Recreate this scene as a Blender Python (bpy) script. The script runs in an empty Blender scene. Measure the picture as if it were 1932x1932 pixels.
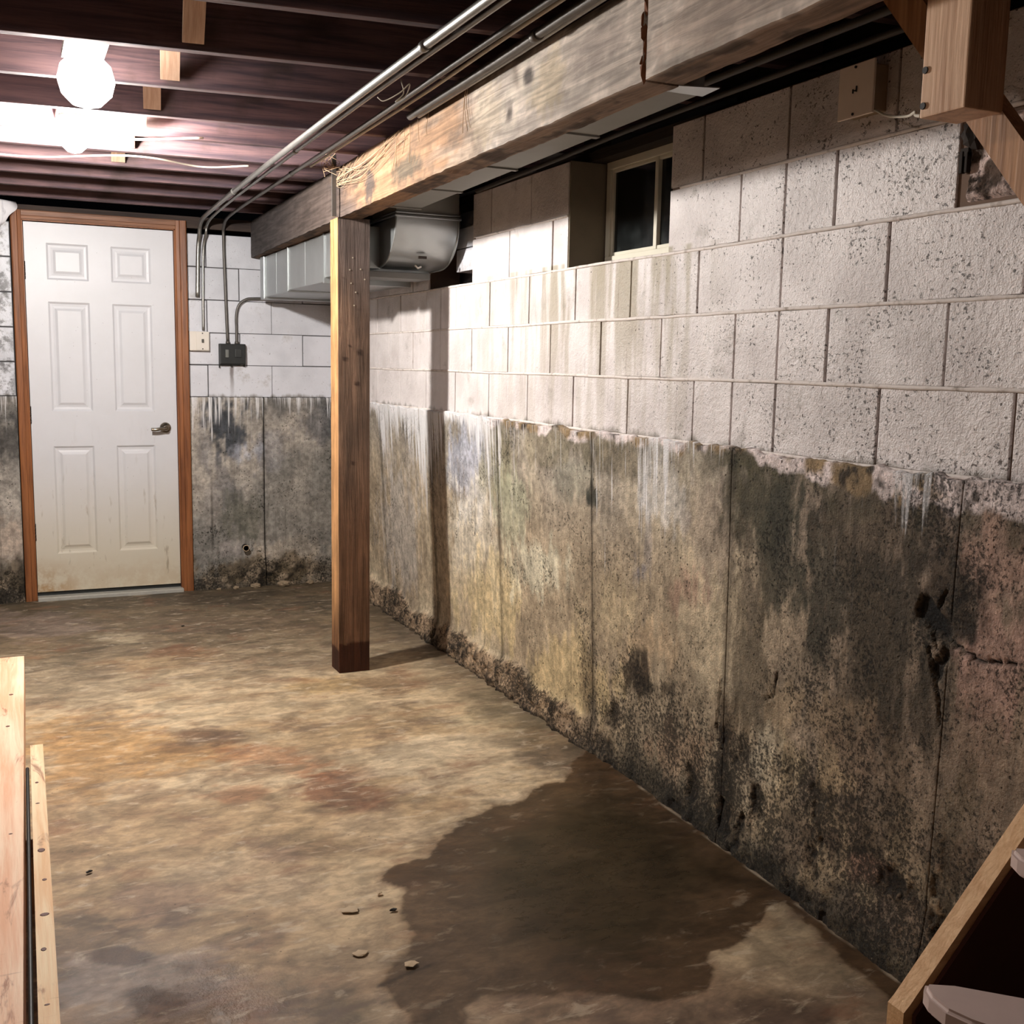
import bpy, bmesh, math, random
import numpy as np
from mathutils import Vector, Matrix

# ------------------------------------------------------------------ camera, world, exposure
scn = bpy.context.scene
COL = scn.collection
YAW, PITCH, ROLL, CAM_H, FPX = 0.4379, -0.135, 0.0188, 1.4806, 2039.3
cam_d = bpy.data.cameras.new('camera')
cam = bpy.data.objects.new('camera', cam_d)
COL.objects.link(cam)
cam_d.sensor_width = 36.0
cam_d.lens = 36.0 * FPX / 1932.0
cam_d.clip_start = 0.02
_f = Vector((math.sin(YAW) * math.cos(PITCH), math.cos(YAW) * math.cos(PITCH), math.sin(PITCH)))
_r = Vector((math.cos(YAW), -math.sin(YAW), 0))
_u = _r.cross(_f)
_r2 = _r * math.cos(ROLL) + _u * math.sin(ROLL)
_u2 = -_r * math.sin(ROLL) + _u * math.cos(ROLL)
cam.matrix_world = Matrix(((_r2.x, _u2.x, -_f.x, 0), (_r2.y, _u2.y, -_f.y, 0), (_r2.z, _u2.z, -_f.z, CAM_H), (0, 0, 0, 1)))
scn.camera = cam

world = bpy.data.worlds.new('world')
scn.world = world
world.use_nodes = True
world.node_tree.nodes['Background'].inputs[0].default_value = (0.36, 0.38, 0.46, 1)
world.node_tree.nodes['Background'].inputs[1].default_value = 0.002
scn.view_settings.view_transform = 'Standard'
scn.view_settings.look = 'None'
scn.view_settings.gamma = 1
scn.view_settings.use_curve_mapping = False
scn.view_settings.exposure = 0.18
BULB_FAR = 2300.0      # emission of the bulb nearer the door
BULB_ADDED = 42.0      # emission of the bulb added one bay nearer to widen the glare

# ------------------------------------------------------------------ measurements (metres)
WX, DY = 1.99, 7.109            # face of the block wall on the right, face of the back wall
ZB, BH, BL, Y0 = 1.2427, 0.2032, 0.4064, 1.6804   # ledge height, course height, block length, first joint
ZTOP = ZB + 5 * BH
JZ = 2.36                        # underside of the joists
XL, YF = -2.8, -2.2              # left wall, wall behind the camera
LAMP_FAR = (0.275, 4.58, 2.30)
LAMP_ADDED = (0.255, 3.60, 2.30)
LAMP_REAR = (-1.20, 1.25, 2.32)
BULB_REAR = 230.0     # warmer bulb beside the camera, out of view to the left
random.seed(4)

# ------------------------------------------------------------------ tagging and mesh helpers
def tag(o, label=None, cat=None, group=None, kind=None):
    if label: o['label'] = label
    if cat: o['category'] = cat
    if group: o['group'] = group
    if kind: o['kind'] = kind
    return o

def link(name, me, mat=None, parent=None, loc=None):
    o = bpy.data.objects.new(name, me)
    COL.objects.link(o)
    if mat is not None and me is not None and len(me.materials) == 0:
        me.materials.append(mat)
    if loc is not None: o.location = loc
    if parent is not None: o.parent = parent
    return o

def empty(name, loc=(0, 0, 0)):
    o = bpy.data.objects.new(name, None)
    COL.objects.link(o); o.location = loc
    o.empty_display_size = 0.1
    return o

class MB:
    """collects shapes, builds one mesh object; coordinates are world unless the parent has a location"""
    def __init__(s): s.bm = bmesh.new()
    def box(s, x0, x1, y0, y1, z0, z1, bev=0.0):
        if x0 > x1: x0, x1 = x1, x0
        if y0 > y1: y0, y1 = y1, y0
        if z0 > z1: z0, z1 = z1, z0
        v = [s.bm.verts.new(p) for p in ((x0,y0,z0),(x1,y0,z0),(x1,y1,z0),(x0,y1,z0),(x0,y0,z1),(x1,y0,z1),(x1,y1,z1),(x0,y1,z1))]
        fs = [s.bm.faces.new([v[i] for i in f]) for f in ((0,3,2,1),(4,5,6,7),(0,1,5,4),(1,2,6,5),(2,3,7,6),(3,0,4,7))]
        if bev:
            es = list({e for f in fs for e in f.edges})
            bmesh.ops.bevel(s.bm, geom=es, offset=bev, segments=2, affect='EDGES', profile=0.6)
        return s
    def prism(s, pts, axis, a0, a1):
        """extrude a polygon (2D, counter-clockwise) along axis from a0 to a1"""
        def P(p, a):
            return {'x': (a, p[0], p[1]), 'y': (p[0], a, p[1]), 'z': (p[0], p[1], a)}[axis]
        A = [s.bm.verts.new(P(p, a0)) for p in pts]
        B = [s.bm.verts.new(P(p, a1)) for p in pts]
        n = len(pts)
        s.bm.faces.new(A[::-1]); s.bm.faces.new(B)
        for i in range(n):
            s.bm.faces.new((A[i], A[(i+1) % n], B[(i+1) % n], B[i]))
        bmesh.ops.recalc_face_normals(s.bm, faces=s.bm.faces)
        return s
    def tube(s, path, r, seg=10, cap=True):
        pts = [Vector(p) for p in path]
        rr = r if isinstance(r, (list, tuple)) else [r] * len(pts)
        prev = None; rings = []
        for i, p in enumerate(pts):
            t = (pts[min(i+1, len(pts)-1)] - pts[max(i-1, 0)]).normalized()
            if prev is None:
                a = Vector((0, 0, 1)) if abs(t.z) < 0.9 else Vector((1, 0, 0))
                n = t.cross(a).normalized()
            else:
                n = (prev - t * prev.dot(t)).normalized()
            prev = n
            b = t.cross(n)
            rings.append([s.bm.verts.new(p + (n * math.cos(k * 2 * math.pi / seg) + b * math.sin(k * 2 * math.pi / seg)) * rr[i]) for k in range(seg)])
        for i in range(len(rings) - 1):
            for k in range(seg):
                f = s.bm.faces.new((rings[i][k], rings[i][(k+1) % seg], rings[i+1][(k+1) % seg], rings[i+1][k]))
                f.smooth = True
        if cap:
            s.bm.faces.new(rings[0][::-1]); s.bm.faces.new(rings[-1])
        return s
    def lathe(s, prof, c, seg=24, axis='z'):
        rings = []
        for r, h in prof:
            ring = []
            for k in range(seg):
                a = k * 2 * math.pi / seg
                q = {'z': (r*math.cos(a), r*math.sin(a), h), 'y': (r*math.cos(a), h, r*math.sin(a)), 'x': (h, r*math.cos(a), r*math.sin(a))}[axis]
                ring.append(s.bm.verts.new((c[0]+q[0], c[1]+q[1], c[2]+q[2])))
            rings.append(ring)
        for i in range(len(rings) - 1):
            for k in range(seg):
                f = s.bm.faces.new((rings[i][k], rings[i][(k+1) % seg], rings[i+1][(k+1) % seg], rings[i+1][k])); f.smooth = True
        s.bm.faces.new(rings[0][::-1]); s.bm.faces.new(rings[-1])
        bmesh.ops.recalc_face_normals(s.bm, faces=s.bm.faces)
        return s
    def blob(s, c, rad, seed=0, rough=0.25, sub=2):
        ret = bmesh.ops.create_icosphere(s.bm, subdivisions=sub, radius=1.0)
        rnd = random.Random(seed)
        ph = [rnd.uniform(0, 6) for _ in range(6)]
        for v in ret['verts']:
            q = v.co
            k = 1 + rough * (math.sin(q.x*3+ph[0]) * math.sin(q.y*4+ph[1]) + 0.6*math.sin(q.z*6+ph[2]+q.x*5))
            v.co = Vector((c[0] + q.x*rad[0]*k, c[1] + q.y*rad[1]*k, c[2] + q.z*rad[2]*k))
        return s
    def xform(s, M):
        bmesh.ops.transform(s.bm, matrix=M, verts=s.bm.verts); return s
    def mesh(s, name):
        me = bpy.data.meshes.new(name); s.bm.to_mesh(me); s.bm.free(); return me
    def build(s, name, mat, parent=None, loc=None):
        return link(name, s.mesh(name), mat, parent, loc)

def bez(pts, n=8):
    """smooth path through points (Catmull-Rom)"""
    P = [Vector(p) for p in pts]; P = [P[0]*2-P[1]] + P + [P[-1]*2-P[-2]]
    out = []
    for i in range(1, len(P)-2):
        for k in range(n):
            t = k / n
            a, b, c, d = P[i-1], P[i], P[i+1], P[i+2]
            out.append(0.5*((2*b) + (c-a)*t + (2*a-5*b+4*c-d)*t*t + (-a+3*b-3*c+d)*t**3))
    out.append(P[-2]); return out

# ------------------------------------------------------------------ numeric noise and painting of dense meshes
def _hash(ix, iy, seed):
    n = (ix.astype(np.int64) * 374761393 + iy.astype(np.int64) * 668265263 + seed * 1442695041) & 0xffffffff
    n = ((n ^ (n >> 13)) * 1274126177) & 0xffffffff
    n = n ^ (n >> 16)
    return (n & 0xffff) / 65535.0
def vnoise(x, y, seed=0):
    ix, iy = np.floor(x), np.floor(y); fx, fy = x-ix, y-iy
    fx = fx*fx*(3-2*fx); fy = fy*fy*(3-2*fy)
    a = _hash(ix, iy, seed); b = _hash(ix+1, iy, seed); c = _hash(ix, iy+1, seed); d = _hash(ix+1, iy+1, seed)
    return (a*(1-fx)+b*fx)*(1-fy) + (c*(1-fx)+d*fx)*fy
def fbm(x, y, seed=0, octv=4, gain=0.5):
    s = np.zeros_like(x); a = 1.0; t = 0
    for i in range(octv):
        s += a * vnoise(x*2**i + 7.3*i, y*2**i - 3.1*i, seed+i); t += a; a *= gain
    return s / t
def sm(e0, e1, x):
    t = np.clip((x-e0)/(e1-e0), 0, 1); return t*t*(3-2*t)
def lin(c):
    c = np.asarray(c, float) / 255.0
    return np.where(c <= 0.04045, c/12.92, ((c+0.055)/1.055)**2.4)
def mix(a, b, t): return a*(1-t[..., None]) + b*t[..., None]
def paint_blobs(col, x, y, blobs, warp=0.5, freq=(6.0, 6.0), seed=11, gain=1.0):
    fx, fy = freq
    nx = fbm(x*fx, y*fy, seed, 5, 0.6) - 0.5; ny = fbm(x*fx*1.7+5, y*fy*1.7, seed+9, 5, 0.6) - 0.5
    n3 = fbm(x*fx*5, y*fy*5, seed+20, 4, 0.65) - 0.5
    for cx, cy, ax, ay, bx, by, r, g, b, s in blobs:
        det = ax*by - ay*bx
        if abs(det) < 1e-9: continue
        dx, dy = x-cx, y-cy
        u = (dx*by - dy*bx)/det; v = (-dx*ay + dy*ax)/det
        d = np.sqrt(u*u+v*v) + warp*(nx*3.4+ny*2.2) + 1.5*n3
        m = s * (1-sm(0.62, 1.30, d)) * gain
        col = mix(col, lin((r, g, b)), m)
    return col
def poly_sdf(x, y, poly):
    P = np.array(poly); n = len(P)
    best = np.full(x.shape, 1e9); inside = np.zeros(x.shape, bool)
    for i in range(n):
        ax, ay = P[i]; bx, by = P[(i+1) % n]
        ex, ey = bx-ax, by-ay
        t = np.clip(((x-ax)*ex+(y-ay)*ey)/(ex*ex+ey*ey), 0, 1)
        best = np.minimum(best, np.hypot(x-ax-t*ex, y-ay-t*ey))
        c = ((ay > y) != (by > y)) & (x < (bx-ax)*(y-ay)/(by-ay+1e-12)+ax)
        inside ^= c
    return np.where(inside, -best, best)
def line_dist(x, y, pts):
    best = np.full(x.shape, 1e9)
    for (ax, ay), (bx, by) in zip(pts[:-1], pts[1:]):
        ex, ey = bx-ax, by-ay
        t = np.clip(((x-ax)*ex+(y-ay)*ey)/(ex*ex+ey*ey), 0, 1)
        best = np.minimum(best, np.hypot(x-ax-t*ex, y-ay-t*ey))
    return best
def grid_mesh(name, P, C=None, M=None, flip=False):
    """P: (nu,nv,3) points -> quad mesh with colour attributes Col and M"""
    nu, nv = P.shape[:2]
    idx = np.arange(nu*nv).reshape(nu, nv)
    q = np.stack([idx[:-1, :-1], idx[1:, :-1], idx[1:, 1:], idx[:-1, 1:]], -1).reshape(-1, 4)
    if flip: q = q[:, ::-1]
    me = bpy.data.meshes.new(name)
    me.vertices.add(nu*nv); me.vertices.foreach_set('co', P.reshape(-1).astype(np.float32))
    me.loops.add(q.size); me.loops.foreach_set('vertex_index', q.reshape(-1).astype(np.int32))
    me.polygons.add(len(q)); me.polygons.foreach_set('loop_start', np.arange(0, q.size, 4, dtype=np.int32))
    me.update(calc_edges=True); me.validate()
    me.polygons.foreach_set('use_smooth', np.ones(len(q), bool))
    for nm, A in (('Col', C), ('M', M)):
        if A is not None:
            at = me.attributes.new(nm, 'FLOAT_COLOR', 'POINT')
            R = np.ones((nu*nv, 4), np.float32); R[:, :3] = A.reshape(-1, 3)
            at.data.foreach_set('color', R.reshape(-1))
    return me

# ------------------------------------------------------------------ material helpers
class NT:
    def __init__(s, name, rough=0.6, spec=0.4):
        s.m = bpy.data.materials.new(name); s.m.use_nodes = True
        s.t = s.m.node_tree; s.n = s.t.nodes; s.b = s.n['Principled BSDF']
        s.b.inputs['Roughness'].default_value = rough
        s.b.inputs['Specular IOR Level'].default_value = spec
        s.c = s.n.new('ShaderNodeTexCoord'); s.out = s.n['Material Output']
    def L(s, a, b): s.t.links.new(a, b)
    def set(s, sock, v):
        if isinstance(v, bpy.types.NodeSocket): s.L(v, sock)
        elif isinstance(v, (tuple, list)) and len(v) == 3 and sock.type == 'RGBA': sock.default_value = (*v, 1)
        else: sock.default_value = v
    def math(s, op, a, b=0.0, c=0.0, clamp=False):
        n = s.n.new('ShaderNodeMath'); n.operation = op; n.use_clamp = clamp
        for i, v in enumerate((a, b, c)): s.set(n.inputs[i], v)
        return n.outputs[0]
    def map(s, sc=(1, 1, 1), src='Object', loc=(0, 0, 0)):
        n = s.n.new('ShaderNodeMapping'); n.inputs['Scale'].default_value = sc; n.inputs['Location'].default_value = loc
        s.L(s.pos() if src == 'World' else s.c.outputs[src], n.inputs[0]); return n.outputs[0]
    def pos(s):
        if not hasattr(s, '_g'): s._g = s.n.new('ShaderNodeNewGeometry')
        return s._g.outputs['Position']
    def noise(s, vec, scale=5, detail=4, rough=0.55, dist=0):
        n = s.n.new('ShaderNodeTexNoise'); s.L(vec, n.inputs['Vector'])
        n.inputs['Scale'].default_value = scale; n.inputs['Detail'].default_value = detail
        n.inputs['Roughness'].default_value = rough; n.inputs['Distortion'].default_value = dist
        return n.outputs['Fac']
    def voro(s, vec, scale):
        n = s.n.new('ShaderNodeTexVoronoi'); s.L(vec, n.inputs['Vector']); n.inputs['Scale'].default_value = scale
        return n.outputs['Distance']
    def step(s, v, e0, e1, o0=0.0, o1=1.0):
        n = s.n.new('ShaderNodeMapRange'); n.interpolation_type = 'SMOOTHSTEP'
        for i, q in enumerate((v, e0, e1, o0, o1)): s.set(n.inputs[i], q)
        return n.outputs[0]
    def mixc(s, a, b, f, mode='MIX'):
        n = s.n.new('ShaderNodeMix'); n.data_type = 'RGBA'; n.blend_type = mode
        s.set(n.inputs[0], f); s.set(n.inputs[6], a); s.set(n.inputs[7], b); return n.outputs[2]
    def attr(s, name):
        n = s.n.new('ShaderNodeAttribute'); n.attribute_name = name
        q = s.n.new('ShaderNodeSeparateColor'); s.L(n.outputs['Color'], q.inputs[0])
        return n.outputs['Color'], q.outputs
    def sep(s, vec):
        n = s.n.new('ShaderNodeSeparateXYZ'); s.L(vec, n.inputs[0]); return n.outputs
    def comb(s, x, y, z):
        n = s.n.new('ShaderNodeCombineXYZ')
        for i, v in enumerate((x, y, z)): s.set(n.inputs[i], v)
        return n.outputs[0]
    def rnd(s):
        n = s.n.new('ShaderNodeObjectInfo'); return n.outputs['Random']
    def bump(s, h, strength=0.3, dist=0.01):
        n = s.n.new('ShaderNodeBump'); n.inputs['Strength'].default_value = strength; n.inputs['Distance'].default_value = dist
        s.L(h, n.inputs['Height']); s.L(n.outputs[0], s.b.inputs['Normal']); return n
    def base(s, c): s.set(s.b.inputs['Base Color'], c)
    def rough(s, v): s.set(s.b.inputs['Roughness'], v)
def C(r, g, b): return tuple(float(v) for v in lin((r, g, b)))

def plain(name, col, rough=0.6, metal=0.0, var=0.12, scale=20, bump=0.1):
    t = NT(name, rough)
    t.b.inputs['Metallic'].default_value = metal
    n = t.noise(t.map(), scale, 5)
    t.base(t.mixc(tuple(c*(1-var) for c in col), tuple(min(1, c*(1+var)) for c in col), n))
    if bump: t.bump(n, bump, 0.004)
    return t.m
def wood(name, light, dark, axis='x', rough=0.65, knots=0.0, dirt=None, src='Object', grain=1.0, marks=False):
    t = NT(name, rough, 0.3)
    sc = {'x': (1.2, 22, 22), 'y': (22, 1.2, 22), 'z': (22, 22, 1.2)}[axis]
    w = t.noise(t.map(src=src), 2.5, 2)
    g = t.noise(t.map(sc, src), 1.6*grain, 6, 0.62, 0.6)
    f = t.noise(t.map(tuple(k*4 for k in sc), src), 1.6, 3)
    fac = t.math('ADD', t.math('MULTIPLY', g, 1.3), t.math('MULTIPLY', t.math('SUBTRACT', w, 0.5), 0.5))
    fac = t.step(t.math('ADD', fac, t.math('MULTIPLY', t.math('SUBTRACT', f, 0.5), 0.35)), 0.38, 0.95)
    col = t.mixc(light, dark, fac)
    col = t.mixc(col, (0.5, 0.5, 0.5), 1.0, 'MULTIPLY') if False else col
    if knots:
        ks = {'x': (1.6, 7, 7), 'y': (7, 1.6, 7), 'z': (7, 7, 1.6)}[axis]
        v = t.voro(t.map(ks, src, (0.37, 0.2, 0.6)), 1.0)
        col = t.mixc(col, tuple(c*0.22 for c in dark), t.step(v, 0.05*knots, 0.15*knots, 0.85, 0.0))
    if marks:
        mn = t.noise(t.map((14, 3.2, 14), src), 1.0, 5, 0.65, 0.8); ml = t.noise(t.map((3, 34, 3), src), 1.0, 4, 0.6)
        col = t.mixc(col, C(150, 84, 56), t.math('MULTIPLY', t.math('MAXIMUM', t.step(mn, 0.60, 0.70), t.step(ml, 0.66, 0.73)), 0.75))
    if dirt:
        d = t.noise(t.map(src=src), 5, 5, 0.6)
        col = t.mixc(col, dirt, t.step(d, 0.5, 0.75, 0, 0.7))
    t.base(col); t.bump(t.math('ADD', g, f), 0.25, 0.004)
    return t.m

# ------------------------------------------------------------------ surface materials
CGAIN = 1.38
def painted_concrete(name, axis, rough=0.85, drip=True, pits=1.0):
    t = NT(name, rough, 0.35)
    col, _ = t.attr('Col'); _, m = t.attr('M')
    p = t.pos(); x, y, z = t.sep(p)
    al = y if axis == 'y' else x
    n1 = t.noise(p, 9, 6, 0.62); n2 = t.noise(p, 32, 7, 0.7); n3 = t.noise(p, 150, 3, 0.6)
    # broad and fine tone variation
    k = t.step(n1, 0.30, 0.70, 0.76, 1.20)
    k2 = t.step(n2, 0.36, 0.64, 0.74, 1.22)
    c = t.mixc(col, t.comb(k, k, k), 1.0, 'MULTIPLY')
    c = t.mixc(c, t.comb(k2, k2, k2), 1.0, 'MULTIPLY')
    st = t.noise(t.comb(t.math('MULTIPLY', al, 26), t.math('MULTIPLY', z, 2.4), 1.7), 1.0, 5, 0.65)
    k3 = t.step(st, 0.34, 0.66, 0.88, 1.10)
    c = t.mixc(c, t.comb(k3, k3, k3), 1.0, 'MULTIPLY')
    # mould specks and small pits, denser where M.g is high
    gd = t.math('MULTIPLY', m[1], 0.22)
    sp = t.step(t.math('ADD', t.noise(p, 85, 5, 0.75), t.math('ADD', gd, t.math('MULTIPLY', t.math('SUBTRACT', t.noise(p, 6, 4, 0.6), 0.5), 0.5))), 0.66, 0.80)
    c = t.mixc(c, C(22, 19, 14), t.math('MULTIPLY', sp, 0.85))
    vp = t.voro(p, 38); vs = t.noise(p, 7, 2)
    pit = t.math('MULTIPLY', t.step(vp, 0.09, 0.17, 1, 0), t.step(vs, 0.45, 0.6))
    c = t.mixc(c, C(34, 28, 22), t.math('MULTIPLY', pit, 0.75*pits))
    # light crumbs where G is high
    lt = t.step(t.noise(p, 70, 3, 0.6), 0.66, 0.72)
    c = t.mixc(c, C(176, 160, 130), t.math('MULTIPLY', t.math('MULTIPLY', lt, m[1]), 0.35))
    if drip:
        dv = t.comb(t.math('MULTIPLY', al, 30), t.math('MULTIPLY', z, 1.6), 0.0)
        dn = t.noise(dv, 1.0, 3, 0.6, 0.15)
        dv2 = t.comb(t.math('MULTIPLY', al, 95), t.math('MULTIPLY', z, 3.2), 3.0)
        dn2 = t.noise(dv2, 1.0, 3, 0.6, 0.2)
        s = t.math('ADD', t.math('MULTIPLY', dn, 0.55), t.math('MULTIPLY', dn2, 0.45))
        w = t.step(t.math('ADD', s, t.math('MULTIPLY', m[0], 0.30)), 0.64, 0.76)
        w = t.math('MULTIPLY', w, t.step(m[0], 0.02, 0.2))
        c = t.mixc(c, C(206, 204, 198), t.math('MULTIPLY', w, 0.88))
        # dark streaks running between them
        dk = t.noise(t.comb(t.math('MULTIPLY', al, 42), t.math('MULTIPLY', z, 1.5), 9.0), 1.0, 4, 0.6)
        c = t.mixc(c, C(66, 62, 52), t.math('MULTIPLY', t.step(dk, 0.56, 0.72), 0.35))
    c = t.mixc(c, (CGAIN, CGAIN*1.01, CGAIN*1.10), 1.0, 'MULTIPLY')
    t.base(c)
    r = t.math('SUBTRACT', rough, t.math('MULTIPLY', m[2], rough-0.22))
    t.rough(r)
    h = t.math('ADD', t.math('MULTIPLY', n2, 0.6), t.math('MULTIPLY', n3, 0.4))
    h = t.math('SUBTRACT', h, t.math('MULTIPLY', t.math('ADD', sp, pit), 0.5))
    t.bump(h, 0.8, 0.012)
    return t.m

def painted_floor(name):
    t = NT(name, 0.6, 0.4)
    col, _ = t.attr('Col'); _, m = t.attr('M')
    p = t.pos()
    dryness = t.math('SUBTRACT', 1.0, m[2])
    n1 = t.noise(t.map((1, 1.6, 1), 'World'), 5, 7, 0.62, 0.8)
    n2 = t.noise(t.map((1, 1.7, 1), 'World'), 22, 6, 0.66, 0.5); n3 = t.noise(p, 120, 4, 0.65)
    k = t.step(n1, 0.32, 0.68, 0.66, 1.28); k2 = t.step(n2, 0.34, 0.66, 0.80, 1.16)
    c = t.mixc(col, t.comb(k, k, k), 1.0, 'MULTIPLY')
    c = t.mixc(c, t.comb(k2, k2, k2), 1.0, 'MULTIPLY')
    gd = t.step(t.noise(t.map((1, 1.6, 1), 'World', (1.3, 5.2, 0)), 4.5, 7, 0.68, 0.4), 0.53, 0.68)
    c = t.mixc(c, C(112, 94, 82), t.math('MULTIPLY', t.math('MULTIPLY', gd, dryness), 0.55))
    # rust and ochre clouds on the dry slab
    ru = t.step(t.noise(t.map((1, 1.5, 1), 'World', (3.1, 0.7, 0)), 3.2, 6, 0.65), 0.55, 0.70)
    c = t.mixc(c, C(142, 98, 72), t.math('MULTIPLY', t.math('MULTIPLY', ru, dryness), 0.50))
    wh = t.step(t.noise(t.map((1, 2.2, 1), 'World', (8, 2, 0)), 9, 6, 0.65, 0.6), 0.55, 0.68)
    c = t.mixc(c, C(232, 220, 196), t.math('MULTIPLY', t.math('MULTIPLY', wh, dryness), 0.42))
    sp = t.step(t.voro(p, 26), 0.05, 0.10, 1, 0)
    c = t.mixc(c, C(52, 40, 30), t.math('MULTIPLY', sp, t.step(t.noise(p, 4, 2), 0.5, 0.6, 0, 0.6)))
    c = t.mixc(c, (0.80, 0.745, 0.71), 1.0, 'MULTIPLY')
    t.base(c)
    t.set(t.b.inputs['Specular IOR Level'], t.math('SUBTRACT', 0.4, t.math('MULTIPLY', m[2], 0.22)))
    gl = m[1]
    r = t.math('SUBTRACT', 0.62, t.math('MULTIPLY', m[2], 0.34))
    r = t.math('SUBTRACT', r, t.math('MULTIPLY', gl, 0.40), clamp=True)
    t.rough(t.math('ADD', t.math('MAXIMUM', r, 0.14), t.math('MULTIPLY', t.math('SUBTRACT', n2, 0.5), 0.15)))
    h = t.math('ADD', t.math('MULTIPLY', n2, 0.35), t.math('MULTIPLY', n3, t.math('ADD', 0.12, t.math('MULTIPLY', gl, 4.0))))
    hh = t.math('MULTIPLY', h, t.math('ADD', 0.25, t.math('MULTIPLY', dryness, 0.75)))
    t.bump(hh, 0.30, 0.008)
    return t.m

def block_paint(name, near=True):
    """white masonry paint over cinder block: pits, water stains below the window, drips at the ledge"""
    t = NT(name, 0.5, 0.5)
    p = t.pos(); x, y, z = t.sep(p)
    n1 = t.noise(p, 4, 4); n2 = t.noise(p, 60, 4, 0.6); n3 = t.noise(p, 190, 3, 0.6)
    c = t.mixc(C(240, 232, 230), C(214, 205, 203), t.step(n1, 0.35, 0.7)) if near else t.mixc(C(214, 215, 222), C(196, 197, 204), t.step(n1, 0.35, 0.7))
    rv = t.math('MULTIPLY', t.math('SUBTRACT', t.rnd(), 0.5), 0.10)
    rr = t.math('ADD', 1.0, rv)
    c = t.mixc(c, t.comb(rr, rr, rr), 1.0, 'MULTIPLY')
    if near:
        zone = t.math('MULTIPLY', t.step(y, 2.70, 3.05), t.step(y, 3.75, 5.0, 1, 0.12))
        top = t.step(z, 1.95, 1.86)
        st = t.noise(t.comb(t.math('MULTIPLY', y, 15), t.math('MULTIPLY', z, 1.4), 0.0), 1.0, 3, 0.5)
        top = t.step(z, 1.87, 1.88, 1, 0)
        dep = t.step(z, 1.25, 1.85, 0.35, 1.0)
        f = t.math('MULTIPLY', t.math('MULTIPLY', t.step(st, 0.42, 0.60), zone), t.math('MULTIPLY', top, dep))
        c = t.mixc(c, C(158, 146, 118), t.math('MULTIPLY', f, 0.80))
        rs = t.noise(t.comb(t.math('MULTIPLY', y, 60), t.math('MULTIPLY', z, 2.5), 4.0), 1.0, 3, 0.6)
        c = t.mixc(c, C(120, 92, 74), t.math('MULTIPLY', t.math('MULTIPLY', t.step(rs, 0.64, 0.72), zone), t.math('MULTIPLY', top, 0.4)))
        dens = t.step(y, 4.6, 2.0, 0.0, 1.0)
    else:
        dens = 0.30
        lf = t.step(x, 0.10, 0.02)
        dn = t.noise(p, 13, 6, 0.7)
        c = t.mixc(c, C(52, 48, 44), t.math('MULTIPLY', t.math('MULTIPLY', t.step(dn, 0.44, 0.60), lf), 0.8))
        # rust run below the black switch box
        rx = t.step(t.math('ABSOLUTE', t.math('SUBTRACT', t.math('ADD', x, t.math('MULTIPLY', t.noise(p, 20, 3), 0.012)), 1.328)), 0.018, 0.004)
        rz = t.math('MULTIPLY', t.step(z, 1.44, 1.43), t.step(z, 1.25, 1.42, 0.25, 1.0))
        c = t.mixc(c, C(84, 66, 56), t.math('MULTIPLY', t.math('MULTIPLY', rx, rz), 0.75))
    cl = t.step(t.noise(p, 9, 3), 0.38, 0.66)
    thr = t.math('ADD', 0.690, t.math('MULTIPLY', t.math('MULTIPLY', t.math('ADD', 0.35, t.math('MULTIPLY', cl, 0.65)), dens), -0.135))
    pn = t.noise(t.map((1, 1, 1.25), 'World'), 80, 4, 0.72)
    pit = t.step(t.math('SUBTRACT', pn, thr), 0.0, 0.03)
    vb = t.voro(p, 22); big = t.math('MULTIPLY', t.step(vb, 0.05, 0.085, 1, 0), t.step(t.noise(p, 5, 2), 0.5, 0.56))
    hole = t.math('MAXIMUM', pit, t.math('MULTIPLY', big, dens))
    c = t.mixc(c, C(58, 48, 42), t.math('MULTIPLY', hole, 0.85))
    # grey scuffing and damp just above the ledge
    dz = t.math('ADD', z, t.math('MULTIPLY', t.noise(t.comb(t.math('MULTIPLY', y if near else x, 14), z, 0.0), 1, 4, 0.6), -0.10))
    c = t.mixc(c, C(92, 82, 62), t.step(dz, 1.185, 1.215, 0.75, 0.0))
    sc = t.noise(p, 6, 6, 0.7)
    c = t.mixc(c, C(150, 142, 132), t.step(sc, 0.56, 0.70, 0, 0.45))
    t.base(c)
    t.rough(t.step(n1, 0.3, 0.7, 0.28, 0.48))
    h = t.math('SUBTRACT', t.math('ADD', t.math('MULTIPLY', n2, 0.7), t.math('MULTIPLY', n3, 0.35)), t.math('MULTIPLY', hole, 0.8))
    t.bump(h, 0.75 if near else 0.25, 0.010)
    return t.m

M_WALL = painted_concrete('poured concrete right', 'y')
M_BACKC = painted_concrete('poured concrete back', 'x')
M_FLOOR = painted_floor('basement slab')
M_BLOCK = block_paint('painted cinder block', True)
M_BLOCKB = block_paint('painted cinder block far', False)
def mortar_mat():
    t = NT('painted mortar', 0.7, 0.3); p = t.pos()
    n = t.noise(p, 30, 5, 0.6)
    t.base(t.mixc(C(228, 218, 212), C(150, 136, 124), t.step(n, 0.5, 0.8))); t.bump(n, 0.4, 0.006); return t.m
M_MORTAR = mortar_mat()
M_DARKJ = plain('shaded mortar joint', C(120, 98, 84), 0.9)  # dark tone paints the shade in the recessed joints
M_GREYWALL = plain('dusty grey wall', C(58, 55, 50), 0.9, var=0.3, scale=4)
def joist_mat(name, light, dark):
    return wood(name, light, dark, 'x', 0.75, 0, C(70, 56, 50))
M_JOIST = joist_mat('old joist timber', C(124, 96, 96), C(72, 60, 68))
M_DECK = wood('old subfloor boards', C(84, 62, 52), C(50, 38, 34), 'y', 0.8)
M_BRACE = wood('pale bridging wood', C(216, 184, 160), C(176, 140, 116), 'z', 0.7)
M_POST = None
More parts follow.
